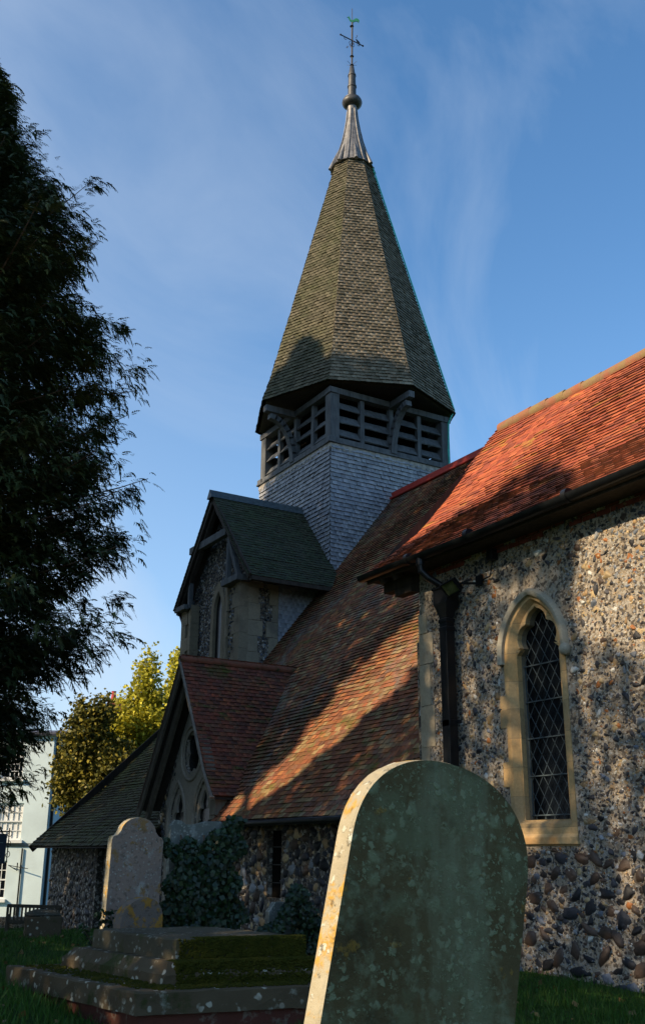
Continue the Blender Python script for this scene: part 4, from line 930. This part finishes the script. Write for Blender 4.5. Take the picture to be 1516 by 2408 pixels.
# big leaning stone in the foreground; local a = +x, z up from its foot
hw_ = .338
ol = [(-hw_-.01, -.15), (-hw_, 1.34)] + [(-hw_*np.sign(cos(th))*abs(cos(th))**.92, 1.35+.30*sin(th)**.86) for th in np.linspace(.04, pi-.04, 44)] + [(hw_, 1.34), (hw_+.005, -.15)]
headstone('headstone', densify(ol), hw_, (1.72, 2.60, -1.35), .085, (1, 0, 0), (0, 1, 0), radians(11.7), ('hs_face', 'hs_edge'), 'large round topped gravestone leaning to the right in the foreground, green with lichen', None)
# pinkish stone behind the tomb, with a shouldered top
def shoulder(hw, H, rise):
    pts = [(-hw, -.1), (-hw, H-.02), (-hw*.95, H+.015), (-hw*.80, H+.03)]
    pts += [(-hw*.68*cos(th), H+.06+rise*sin(th)) for th in np.linspace(.12, pi-.12, 22)]
    pts += [(hw*.80, H+.03), (hw*.95, H+.015), (hw, H-.02), (hw, -.1)]; return pts
headstone('headstone', densify(shoulder(.33, 1.50, .165), .04), .33, (4.31, 11.2, -1.36), .09, (.98, .17, 0), (-.17, .98, 0), radians(1.2), ('hs_pink', 'hs_edge'), 'tall pinkish gravestone with a shouldered top standing left of the ivy covered one')
ss = [(-.36, -.1), (-.36, 1.66), (-.30, 1.73), (-.22, 1.72), (-.16, 1.68), (-.05, 1.68), (.10, 1.72), (.30, 1.72), (.38, 1.6), (.38, -.1)]
headstone('headstone', densify(ss, .04), .36, (5.38, 11.9, -1.36), .09, (1, 0, 0), (0, 1, 0), 0, ('hs_grey', 'hs_grey'), 'grey gravestone with a scrolled top half hidden under thick ivy')
bs = [(-.24, -.1), (-.24, .66)] + [(-.24*cos(th)+.03*sin(th), .64+.27*sin(th)**.8) for th in np.linspace(.1, pi-.1, 14)] + [(.24, .62), (.24, -.1)]
headstone('footstone', densify(bs, .04), .2, (4.16, 10.5, -1.36), .16, (1, .1, 0), (-.1, 1, 0), 0, ('hs_orange', 'hs_orange'), 'short round topped stone patched with orange lichen in front of the pinkish gravestone')
fs_ = [(-.22, -.1), (-.22, .62), (-.12, .74), (.12, .74), (.22, .62), (.22, -.1)]
headstone('headstone', densify(fs_, .04), .2, (6.95, 12.55, -1.36), .1, (1, .1, 0), (-.1, 1, 0), 0, ('hs_grey', 'hs_grey'), 'low grey stone overgrown with ivy against the church wall right of the ivy covered gravestone')

# stepped tomb
TO = Vector((3.10, 7.84, 0)); TA = Vector((-.15, .989, 0)).normalized(); TB = Vector((.985, -.17, 0)).normalized()
tomb = empty('tomb', (TO.x+.5, TO.y+1, -1.36)); tag(tomb, 'stepped chest tomb of weathered stone slabs with thick moss on a red brick base', 'tomb')
def slab(name, a0, a1, b0, b1, z0, z1, mat, inset=0, bev=.012, seed=0, cuts=10):
    R = np.random.default_rng(seed); m = MB(); q = 14
    loop = []
    for (s, e) in (((a0, b0), (a0, b1)), ((a0, b1), (a1, b1)), ((a1, b1), (a1, b0)), ((a1, b0), (a0, b0))):
        for i in range(q): t_ = i/q; loop.append((s[0]+(e[0]-s[0])*t_, s[1]+(e[1]-s[1])*t_))
    ca, cb = (a0+a1)/2, (b0+b1)/2; vs = []; n = len(loop); lv = [(z0, 0), (z0+(z1-z0)*.5, 0), (z1-bev, 0), (z1, bev)] if not inset else [(z0, 0), (z0+(z1-z0)*.45, 0), (z1, inset)]
    for z, ins in lv:
        for a, b in loop:
            j = R.normal(0, .004, 3); aa = ca+(a-ca)*(1-ins/((a1-a0)/2)); bb = cb+(b-cb)*(1-ins/((b1-b0)/2)); p = TO+TA*(aa+j[0])+TB*(bb+j[1]); vs.append((p.x, p.y, z+j[2]*.7))
    fs = [(k*n+i, k*n+(i+1) % n, (k+1)*n+(i+1) % n, (k+1)*n+i) for k in range(len(lv)-1) for i in range(n)] + [tuple((len(lv)-1)*n+i for i in range(n))]
    m.add(vs, fs); return m.build(name, M[mat], tomb)
slab('brick_base', .05, 2.32, .05, 2.06, -1.45, -1.155, 'brick_tomb', seed=1)
slab('plinth_slab', 0, 2.38, 0, 2.12, -1.16, -1.0, 'tomb_stone', seed=2)
slab('middle_step', .36, 2.16, .40, 1.86, -1.005, -.835, 'tomb_stone', inset=.07, seed=3)
slab('top_slab', .54, 1.98, .58, 1.70, -.835, -.675, 'tomb_top', seed=4)
# moss growth on the steps: lumpy mats
def moss_patch(fn, n, seed, h=.02, s=.02):
    R = np.random.default_rng(seed); P = []
    for _ in range(n):
        a, b, z = fn(R); p = TO+TA*a+TB*b; P.append((p.x, p.y, z))
    return np.array(P)
def mfn1(R):
    u = R.random()
    if u < .45: q = R.random(); return (.355+.06*q+R.normal(0, .010), R.uniform(.50, 1.86), -1.0+.165*q)            # front face of the middle step
    if u < .62: return (.43+.1*R.random(), R.uniform(.5, 1.82), -.835)
    if u < .78: return (.54-.008, .60+1.10*R.random()**.8, -.68-.15*R.random())
    if u < .86: return (.54+.10*R.random()**2, R.uniform(.75, 1.70), -.674)
    if u < .95: return (R.uniform(.08, .38), R.uniform(.2, 2.1), -.997)
    return (R.uniform(.2, 2.3), .10+.30*R.random()**.8, -.997)
Pm = moss_patch(mfn1, 14000, 7); nm = len(Pm)
V1, F1 = ICO1; R = np.random.default_rng(8); sc = R.uniform(.006, .016, nm)
V = (V1[None]*sc[:, None, None]*np.array([1, 1, .8])+Pm[:, None, :]).reshape(-1, 3); F = (F1[None]+np.arange(nm)[:, None, None]*len(V1)).reshape(-1, 3)
link('moss', npmesh('moss', V, F), M['moss'], tomb)

# ivy
def ivy(name, P, N, size, label, seed, stems=None, base=None):
    root = empty(name, base); me = leaf_mesh('leaves', P, size, None, 1.15, N, seed, droop=.6); link('leaves', me, M['leaf_ivy'], root)
    if stems: stems.build('stem', M['bark'], root)
    tag(root, label, 'ivy'); return root
R = np.random.default_rng(91); n = 11000
t1 = R.random(n); a = R.uniform(-.55, .62, n); z = R.uniform(-1.35, .42, n)
edge = .40+.06*np.sin(z*7)+.07*np.sin(z*17+1); keep = (z < .12+.30*np.clip((a-.02)/.3, 0, 1)+.05*np.sin(a*20)) & (np.abs(a+.03) < edge+.18*np.clip(-.5-z, 0, 1)+.08)
a, z = a[keep], z[keep]; n = len(a); dd = np.abs(R.normal(0, .06, n))+.01
P = np.stack([5.42+a, 11.88-dd-.12*np.exp(-((z+.2)/.5)**2), z], 1)
m = MB()
for k in range(7):
    x0 = 5.1+.1*k; m.tube([(x0, 11.86, -1.35), (x0+random.uniform(-.1, .1), 11.84, -.8), (x0+random.uniform(-.15, .15), 11.84, -.2), (x0+random.uniform(-.2, .2), 11.85, .2)], .008, 5)
ivy('ivy', P, np.array([-.2, -1, .25]), .058, 'thick dark ivy covering the gravestone with the scrolled top', 92, m, (5.4, 11.8, -1.35))
n = 9000; x = R.uniform(5.6, 7.5, n); top = -1.0+.35*np.exp(-((x-7.0)/.25)**2)*2.0+.10*np.sin(x*6)
z = -1.38+(top+1.38)*R.random(n)**.8; hole = (np.abs(x-6.82) < .20) & (z < -.75) & (R.random(n) < .85); keep = ~hole
P = np.stack([x, 12.4-np.abs(R.normal(0, .12, n))-(7.5-x)*.12, z], 1)[keep]
m = MB(); m.tube([(7.2, 12.3, -1.35), (7.15, 12.35, -.8), (7.0, 12.38, -.6)], .01, 5)
ivy('ivy', P, np.array([-.3, -1, .5]), .052, 'low trailing ivy along the ground and over the small stone by the church wall', 93, m, (6.7, 12.2, -1.35))
# straggling shrub by the pink stone
root = empty('shrub', (4.02, 10.85, -1.35)); m = MB(); Ps = []
for k in range(9):
    an = random.uniform(-1.0, 1.0); p = Vector((4.05, 10.9, -1.35)); pts = [p.copy()]
    for j in range(9):
        p = p+Vector((sin(an)*.055, random.uniform(-.02, .01), .085*cos(an*.7))); an *= 1.04; pts.append(p.copy())
        if j > 2: Ps += [tuple(p+Vector([random.gauss(0, .022) for _ in range(3)])) for _ in range(14)]
    m.tube(pts, [.007]*5+[.003]*5, 5)
m.build('stem', M['bark'], root); link('leaves', leaf_mesh('leaves', np.array(Ps), .035, None, 1.6, None, 5), M['leaf_ivy'], root)
tag(root, 'small straggling shrub growing in front of the pinkish gravestone', 'shrub')

# stone chest and bench at the far left
m = MB(); m.box((5.80, 19.4, -1.30), (.62, .75, .44), (.97, -.24, 0), (.24, .97, 0), jit=.02)
ch = m.build('stone_chest', M['tomb_stone'], None, bevel=.03); 
m = MB(); m.add([(x_+.02, y_, z_-.30) for x_, y_, z_ in [(5.42, 19.1, -.78), (6.02, 18.95, -.78), (6.14, 19.7, -.78), (5.54, 19.85, -.78), (5.60, 19.35, -.70), (5.88, 19.28, -.70), (5.95, 19.55, -.70), (5.68, 19.6, -.70)]], [(0,1,5,4),(1,2,6,5),(2,3,7,6),(3,0,4,7),(4,5,6,7)]); m.build('lid', M['tomb_top'], ch)
tag(ch, 'squat worn stone chest on the grass beside the bench', 'tomb')
bn = empty('bench', (7.85, 27.15, -2.16)); tag(bn, 'old wooden bench with a slatted back at the far left', 'bench')
bx = Vector((cos(.35), -sin(.35), 0)); by = Vector((sin(.35), cos(.35), 0)); bo = Vector((7.85, 27.15, -2.16))
def bp(a, b, z): return bo+bx*a+by*b+Vector((0,0,z))
m = MB(); m.beam(bp(-.65, -.02, .86), bp(.65, -.02, .82), .05, .08); m.beam(bp(-.65, 0, .48), bp(.65, 0, .48), .04, .07)
for k in range(13): m.beam(bp(-.56+k*.093, 0, .48), bp(-.56+k*.093, -.01, .84), .05, .02, up=by)
m.build('backrest', M['bench_wood'], bn)
m = MB()
for k in range(4): m.beam(bp(-.65, .1+.11*k, .44), bp(.65, .1+.11*k, .44), .09, .025)
m.build('seat', M['bench_wood'], bn)
for sgn in (-1, 1):
    for bb, hgt in ((0, .86), (.48, .62)):
        m = MB(); m.beam(bp(sgn*.63, bb, 0), bp(sgn*.63, bb, hgt), .06, .06, up=by); m.build('leg', M['bench_wood'], bn)
    m = MB(); m.beam(bp(sgn*.63, -.02, .64), bp(sgn*.63, .54, .62), .06, .03); m.build('armrest', M['bench_wood'], bn)
m = MB(); Rw = random.Random(4)
wa, wb = Vector((3.5, 31.6, -2.15)), Vector((8.6, 30.4, -2.15))
m.beam(wa, wb, .35, .8); lw = m.build('low_wall', M['mortar'], None); tag(lw, 'low sunlit flint boundary wall behind the bench', 'wall')

# ================================================================== HOUSE across the street
HO = Vector((14.1, 47.9, -3.6)); HX = Vector((cos(YAW), -sin(YAW), 0)); HY = Vector((sin(YAW), cos(YAW), 0))
hs = empty('house', HO); tag(hs, 'pale green painted three storey house with white sash windows at the far left', 'house')
def hp_(a, b, z): return HO*1.0+HX*a+HY*b+Vector((0,0,z+3.6))
wins = [(-1.75, .48, 1.22, 1.62), (-2.25, -2.04, 1.22, 1.62), (-5.2, .48, 1.22, 1.62), (-5.4, -2.04, 1.22, 1.62), (-1.85, 3.2, 1.0, 1.3), (-5.0, 3.2, 1.0, 1.3)]
plate('front_wall', [(-12, -3.9), (0, -3.9), (0, 5.25), (-12, 5.25)], [[(a-.0-w_/2, z), (a+w_/2, z), (a+w_/2, z+h_), (a-w_/2, z+h_)] for a, z, w_, h_ in wins], lambda a, b, d: hp_(a, d, b), .25, M['house_paint'], hs)
m = MB(); m.quad(hp_(0, .0, -3.9), hp_(.0, 9, -3.9), hp_(.0, 9, 5.25), hp_(0, 0, 5.25)); m.build('side_wall', M['house_blue'], hs)
m = MB(); m.quad(hp_(-12.2, -.25, 5.2), hp_(.2, -.25, 5.2), hp_(.2, 4.5, 5.9), hp_(-12.2, 4.5, 5.9)); m.quad(hp_(.2, -.25, 5.2), hp_(.2, 9.2, 5.2), hp_(.2, 4.5, 5.9)); m.quad(hp_(-12.2, 9.2, 5.2), hp_(.2, 9.2, 5.2), hp_(.2, 4.5, 5.9), hp_(-12.2, 4.5, 5.9))
hr = m.build('roof', M['roof_slate'], hs)
m = MB(); m.box(hp_(-.1, -.1, 5.22), (12, .25, .14), HX, HY); m.build('eaves', M['roof_slate'], hr)
for i, (a, z, w_, h_) in enumerate(wins):
    m = MB()
    for s in (-1, 1): m.beam(hp_(a+s*w_/2, .10, z), hp_(a+s*w_/2, .10, z+h_), .07, .07, up=HY)
    m.beam(hp_(a-w_/2, .10, z+.03), hp_(a+w_/2, .10, z+.03), .07, .08); m.beam(hp_(a-w_/2, .10, z+h_-.03), hp_(a+w_/2, .10, z+h_-.03), .07, .07); m.beam(hp_(a-w_/2, .08, z+h_/2), hp_(a+w_/2, .08, z+h_/2), .07, .06)
    for k in range(1, 5): m.beam(hp_(a-w_/2+k*w_/5, .11, z), hp_(a-w_/2+k*w_/5, .11, z+h_), .03, .03, up=HY)
    for k in (1, 3): m.beam(hp_(a-w_/2, .11, z+h_*k/4), hp_(a+w_/2, .11, z+h_*k/4), .03, .03)
    wo = m.build('window', M['white_paint'], hs)
    m = MB(); m.box(hp_(a, .16, z+h_/2), (w_, .02, h_), HX, HY); m.build('glass', M['glass_dark'], wo)
    m = MB(); m.box(hp_(a, -.05, z-.07), (w_+.2, .22, .13), HX, HY); m.build('sill', M['white_paint'], wo)
    if i in (0, 2): m = MB(); m.box(hp_(a, .20-.06, z+h_/2), (w_-.1, .01, h_-.1), HX, HY); m.build('blind', M['white_paint'], wo)
m = MB(); m.tube([hp_(-.45, -.06, -3.5), hp_(-.75, -.06, .0)], .04, 6) if False else m.tube([hp_(-1.0, -.06, -3.5), hp_(-1.0, -.06, .12)], .035, 6)
m.tube([hp_(.08, .45, -3.5), hp_(.08, .45, 5.2)], .07, 8); m.build('drainpipe', M['black_iron'], hs, smooth=True)
m = MB()
for k in range(4): m.tube([hp_(-12+j*1.0, -.05-.02*k, .22+.03*k+.02*sin(j+k)) for j in range(13)], .012, 5)
m.build('cable', M['black_iron'], hs)
m = MB(); m.beam(hp_(-1.5, -.1, -.62), hp_(-.6, -.3, -.75), .03, .03); m.beam(hp_(-1.5, -.3, -.6), hp_(-1.2, -.08, -.8), .03, .03); m.beam(hp_(-1.15, -.08, -.5), hp_(-1.15, -.08, -.85), .04, .04); m.build('sign_bracket', M['black_iron'], hs)
m = MB(); m.box(hp_(1.6, 6, 6.4), (.9, .6, 2.4), HX, HY); ch_ = m.build('chimney', M['red_brick'], hs); m = MB()
for k in (-.2,): m.lathe(hp_(1.6+k, 6, 7.6), [(.13,0),(.15,.1),(.12,.5),(.14,.55)], 10)
m.build('chimney_pot', M['ridge_clay'], ch_)
# hanging sign
sg = empty('hanging_sign', (8.3, 31.0, -1.9)); tag(sg, 'dark blue hanging sign board on a scrolled iron bracket at the left edge', 'sign')
so = Vector((7.60, 30.35, 0)); SX = HX
def sp_(a, z, d=0): return so+SX*a+HY*d+Vector((0,0,z))
m = MB(); m.box(sp_(-.20, .06), (.85, .05, .80), SX, HY); m.build('board', M['sign_blue'], sg, bevel=.01)
m = MB()
for z, w_ in ((.22, .42), (.05, .14), (-.02, .2), (-.09, .26), (-.20, .34)): m.box(sp_(.02, z, -.03), (w_*.6, .008, .016), SX, HY)
m.build('lettering', M['sign_ink'], sg)
m = MB(); m.tube([sp_(.28, .62), sp_(.28, -.5)], .015, 6); m.tube([sp_(-.9, .52), sp_(.28, .52)], .02, 6)
for z in (.45, .18, -.1):
    m.tube([sp_(.28+.09*sin(t_)*(1-t_/9), z+.10*cos(t_)*(1-t_/9)) for t_ in np.linspace(0, 6.5, 14)], .010, 5)
m.tube([sp_(-.55, .46), sp_(-.55, -3.6)], .05, 8)
m.build('bracket', M['vane_iron'], sg, smooth=True)

# ================================================================== TREES
def occ(P):
    """where a point's sun ray crosses the plane x=-10"""
    t_ = (-10-P[:, 0])/TO_SUN.x; return P[:, 1]+TO_SUN.y*t_, P[:, 2]+TO_SUN.z*t_
# ---- big cypress, upper left
ZL = [(-.6, 1.2), (.6, 1.9), (1.1, 2.4), (1.6, 2.9), (2.6, 3.4), (3.7, 3.75), (4.2, 3.9), (4.6, 4.55), (5.9, 4.6), (6.7, 4.75), (8.0, 5.05), (9.1, 4.8), (10.4, 4.5), (11.2, 4.7), (12.2, 4.45), (13.0, 4.7), (13.7, 4.15), (14.5, 3.75), (15.9, 3.35), (16.4, 2.65), (17.3, 1.9), (18.2, 1.3), (19.0, .9), (19.8, .4), (20.6, .1)]
zz, rr_ = np.array([a for a, b in ZL]), np.array([b for a, b in ZL])
def cyp(name, base, top, prof, nb, ns, label, seed, size=1.0):
    R = np.random.default_rng(seed); root = empty(name, base); bx_, by_, bz_ = base
    m = MB(); m.tube([(bx_, by_, bz_-.2), (bx_+.05, by_, bz_+2), (bx_, by_+.1, bz_+(top-bz_)*.5), (bx_, by_, top-.3)], [.45, .36, .2, .03], 10); m.build('trunk', M['bark'], root, smooth=True)
    z0 = prof[0][0]; Z = np.array([p[0] for p in prof]); RR = np.array([p[1] for p in prof])
    lb = MB(); SP = []; SD = []; ST = []
    for k in range(nb):
        z = z0+(top-z0)*(1-(R.random()**1.0)*.995); az = R.uniform(0, 2*pi); L_ = np.interp(z, Z, RR)*1.06*R.uniform(.62, 1.0)
        if L_ < .15: continue
        up_ = R.uniform(.1, .55); d_ = np.array([cos(az), sin(az), 0])
        T_ = np.linspace(0, 1, 9); pth = np.array([bx_, by_, z-.35*L_])[None]+d_[None]*(L_*T_)[:, None]+np.array([0,0,1.])[None]*(L_*(up_*T_-.25*T_**2+.35*(T_**3)*.6))[:, None]
        if k % 3 == 0: lb.tube([tuple(p) for p in pth], [.035*(1-.8*t_)*sqrt(L_/3) for t_ in T_], 5)
        n_ = int(ns*(.4+L_/4)); tt = .22+.80*R.random(n_)**.75; i0 = np.clip((tt*8).astype(int), 0, 7); fr = (tt*8-i0)[:, None]; q = pth[i0]*(1-fr)+pth[i0+1]*fr
        side = np.array([-d_[1], d_[0], 0]); q = q+side*(R.normal(0, .20, n_)*(1.2-tt)*L_*.55)[:, None]+R.normal(0, .13, (n_, 3))
        if L_ > .5:                            # most sprays sit in lumps along the branch
            kc = 4; ct = np.array([.45, .66, .84, .97])+R.normal(0, .03, kc); cc = pth[np.clip((ct*8).astype(int), 0, 8)]+side[None]*(R.normal(0, .13, kc)*(1.25-ct)*L_)[:, None]+R.normal(0, .06, (kc, 3))
            w_ = R.integers(0, kc, n_); m_ = R.random(n_) < .72; rad = np.array([.42, .40, .34, .24])[w_]
            q = np.where(m_[:, None], cc[w_]+R.normal(0, 1, (n_, 3))*(rad*.62)[:, None]*np.array([1, 1, .75]), q)
        di = d_[None]*.55+side*R.normal(0, .55, n_)[:, None]+np.array([0,0,1.])*R.normal(.12, .38, n_)[:, None]; di /= np.linalg.norm(di, axis=1)[:, None]
        SP.append(q); SD.append(di); ST.append(np.stack([np.clip(R.normal(.35, .28)+R.normal(0, .12, n_), 0, 1), np.clip(R.normal(.5, .25, n_), 0, 1), tt], 1))
    lb.build('branch', M['bark'], root, smooth=True)
    P = np.concatenate(SP); D = np.concatenate(SD); T_ = np.concatenate(ST); n = len(P)
    # a spray: central axis arching over and side fronds that hang
    fr = []
    for j in range(9):
        s_ = (j+.5)/9; sg_ = 1 if j % 2 else -1; fr.append((s_, sg_*.55*(1.1-s_), -.28-.2*s_))
    VV = []; Wd = np.cross(D, np.array([0,0,1.])); Wd /= np.linalg.norm(Wd, axis=1)[:, None]+1e-9
    Ls = (.31*size*R.uniform(.6, 1.35, n))[:, None]; up = np.array([0,0,1.])[None]
    def arc(s): return P+D*Ls*s-up*Ls*(.45*s*s)
    for s_, sw, hang in fr:
        a0 = arc(s_*.8); a1 = arc(s_*.8+.10); l_ = Ls*(.50-.22*s_)*R.uniform(.7, 1.3, (n, 1))
        tip = a1+Wd*sw*l_*1.1+up*hang*l_+D*l_*.35; mid = (a0+tip)/2+Wd*.16*l_; mid2 = (a1+tip)/2-Wd*.12*l_-up*.12*l_
        VV.append(np.stack([a0, mid2, tip, mid], 1))
    V = np.stack(VV, 1).reshape(-1, 3); F = np.arange(len(V)).reshape(-1, 4); TT = np.repeat(T_, 4*len(fr), 0)
    link('foliage', npmesh('foliage', V, F, TT), M['leaf_cypress'], root); tag(root, label, 'tree'); return root
# axis: where the pixel column -130 lies at 21 m
d0 = fwd*2370+R_*(-228-758)-U_*(1500-1204); d0 = d0*(24/ hypot(d0.x, d0.y))
cyp('cypress_tree', (d0.x, d0.y, -1.75), 20.6, ZL, 1150, 125, 'tall dark cypress tree filling the upper left of the view', 51)

def crown(root, name, mat, blobs, n, size, seed, test=None, elong=1.5, shell=.5, clump=1, spread=.12):
    R = np.random.default_rng(seed); vol = np.array([b[3]*b[4]*b[5] for b in blobs]); cnt = (n*vol/vol.sum()).astype(int); PP = []
    for (x, y, z, a, b, c), k in zip(blobs, cnt):
        kk = max(1, k//clump); d_ = R.normal(0, 1, (kk, 3)); d_ /= np.linalg.norm(d_, axis=1)[:, None]; r = (shell+(1-shell)*R.random(kk))**1.0*(1+.10*R.normal(0, 1, kk))
        q = np.array([x, y, z])+d_*r[:, None]*np.array([a, b, c]); q = np.repeat(q, clump, 0)+R.normal(0, spread, (kk*clump, 3)); PP.append(q)
    P = np.concatenate(PP)
    if test is not None: P = P[test(P)]
    return link(name, leaf_mesh(name, P, size, None, elong, None, seed), mat, root)
def trunk(root, base, top, r, limbs, seed):
    R = random.Random(seed); m = MB(); b = Vector(base); t_ = Vector(top); m.tube([b, b.lerp(t_, .5)+Vector((.1, .1, 0)), t_], [r, r*.7, r*.2], 9)
    for l in limbs: s_ = b.lerp(t_, R.uniform(.35, .7)); m.tube([s_, s_.lerp(Vector(l), .5)+Vector((0,0,.3)), Vector(l)], [r*.4, r*.25, .03], 6)
    m.build('trunk', M['bark'], root, smooth=True)
# ---- golden holly and dark holly behind the church
hb = [(12.9, 33.6, 4.3, .55, .8, 2.5), (12.2, 34, 3.1, 1.3, 1.1, 1.6), (11.5, 34.2, 1.9, 1.6, 1.2, 1.6), (12.9, 33.8, 2.6, 1.3, 1.2, 1.8)]
def px(x, y, D):
    d_ = fwd*2370+R_*(x-758)-U_*(y-1204); return d_*(D/hypot(d_.x, d_.y))
def hol(name, specs, D, mat, n, size, label, seed, base_px, **kw):
    blobs = []
    for (x, y, rx, ry) in specs: p = px(x, y, D); s_ = D/2370*1.03; blobs.append((p.x, p.y, p.z, rx*s_, rx*s_*.9, ry*s_))
    b = px(base_px, 1900, D); gz_ = float(zg(b.x, b.y)); root = empty(name, (b.x, b.y, gz_)); trunk(root, (b.x, b.y, gz_), (b.x, b.y, blobs[0][2]), .16, [bl[:3] for bl in blobs[1:4]], seed)
    crown(root, 'foliage', M[mat], blobs, n, size, seed, **kw); tag(root, label, 'tree'); return root
hol('holly_tree', [(345, 1640, 38, 110), (345, 1580, 14, 55), (330, 1720, 70, 100), (290, 1760, 60, 85), (370, 1760, 80, 110), (250, 1720, 35, 60)], 36, 'leaf_gold', 28000, .095, 'golden yellow leafed holly tree catching the sun behind the church', 61, 330, clump=5, spread=.10, shell=.4)
hol('holly_tree', [(425, 1650, 42, 120), (420, 1570, 18, 50), (450, 1760, 60, 120)], 37.5, 'leaf_gold', 15000, .095, 'yellow leafed holly tree directly left of the flint gable', 62, 430, clump=5, spread=.10, shell=.4)
hol('holly_tree', [(200, 1760, 55, 85), (240, 1680, 30, 50), (190, 1680, 22, 45), (170, 1840, 48, 70), (260, 1840, 80, 90)], 34.5, 'leaf_holly', 28000, .095, 'duller green holly tree between the pale house and the golden holly', 63, 200, clump=5, spread=.10, shell=.4)

# ---- added trees outside the frame, crowns shaped to cast the shade and sun gaps
ZL_ = [11.3, 11.6, 12.0, 12.4, 13.0, 14.1, 15.2, 16.0, 17.2, 17.8]
GL_ = [18.3, 17.9, 17.2, 16.8, 16.25, 15.5, 15.1, 14.95, 15.0, 15.2]; GU_ = [19.0, 19.3, 18.7, 18.1, 17.7, 17.75, 17.7, 17.2, 16.6, 16.2]
def gaps(y, z):  # openings cut in the added crowns to place the sunlit patches
    w1 = .10*np.sin(z*5.1)+.06*np.sin(z*11)
    lit = (y > np.interp(z, ZL_, GL_)+w1) & (y < np.interp(z, ZL_, GU_)+w1) & (z > 11.3) & (z < 17.9)
    lit |= (y < 9.55-.3*np.clip(z-14.2, 0, 1)+.1*np.sin(z*6)) & (z > 13.2+.2*np.sin(y*5)) & (z < 16)                            # upper wall
    br = 15.1+1.75*np.clip((y-9.3)/1.1, 0, 1)-.8*np.clip((y-11.5)/1.5, 0, 1)+.25*np.sin(y*4.1)
    lit |= (z > br) & (y < 14.95)                                                                                             # chancel roof
    lit |= (y < 3.9)                                                                                                          # foreground gravestone
    lit |= (np.abs(y-11.62) < .09) & (z > 6.2) & (z < 8.9)                                                                    # edge of the pink stone
    lit |= (np.abs(y-20.7) < .06) & (z > 10.4) & (z < 12.8)
    lit |= (y > 27.2+.25*np.sin(z*1.7)) & (z > 17.2)
    lit |= (y > 31.5)
    lit |= (z > 27.3+.9*np.sin(y*1.1+2.2)+.3*np.sin(y*3.7)) 
    return lit
def shade_tree(name, y0, y1, z0, z1, label, seed, x0=-9.5, dx=2.2, size=.30, dens=95, thin=.47):
    """an unseen broad crown, filled evenly for shade and cut open for sun patches"""
    R = np.random.default_rng(seed); n = int((y1-y0)*(z1-z0)*dens*1.15); y = R.uniform(y0-.3, y1+.3, n); z = R.uniform(z0, z1, n)
    u, v = (y-(y0+y1)/2)/((y1-y0)/2+.4), (z-z0)/(z1-z0)
    fine = (z > 9.6) & (y < 13.0); keep = ~gaps(y, z) & ~(fine & (R.random(n) < thin)) & ~((y > 23.6) & (z > 16.5) & (R.random(n) < .72))
    y, z = y[keep], z[keep]; n = len(y)
    x = x0+dx*R.uniform(-1, 1, n)*np.sqrt(np.clip(1.15-((y-(y0+y1)/2)/((y1-y0)/2+.6))**2, .05, 1)); k = (x+10)/TO_SUN.x
    P = np.stack([x, y+TO_SUN.y*k, z+TO_SUN.z*k], 1)
    xm = x0; root = empty(name, (xm, (y0+y1)/2, float(zg(xm, (y0+y1)/2)))); b = ((xm, (y0+y1)/2, -1.5)); km = (xm+10)/TO_SUN.x
    trunk(root, b, (xm, (y0+y1)/2, z1-2), .35, [(xm+R.uniform(-1.5, 1.5), R.uniform(y0, y1), R.uniform(z0+2, z1-2)) for _ in range(9)], seed)
    link('foliage', leaf_mesh('foliage', P, size, None, 1.5, None, seed), M['leaf_tree'], root); tag(root, label, 'tree')
shade_tree('added_shade_tree', 3.9, 9.8, 3.2, 17.4, 'unseen shade tree added nearest the camera on the lawn to the left', 71, size=.17, dens=270)
shade_tree('added_shade_tree', 9.8, 15.6, 3.0, 17.5, 'second unseen shade tree added along the lawn to the left', 72, size=.17, dens=270)
shade_tree('added_shade_tree', 15.6, 22.0, 3.0, 26.5, 'tall unseen shade tree added opposite the church porch on the left', 73)
shade_tree('added_shade_tree', 22.0, 27.6, 3.0, 29.0, 'tallest unseen shade tree added opposite the tower on the left', 74)
shade_tree('added_shade_tree', 27.6, 31.6, 3.0, 17.4, 'small unseen shade tree added at the far end of the row on the left', 75)
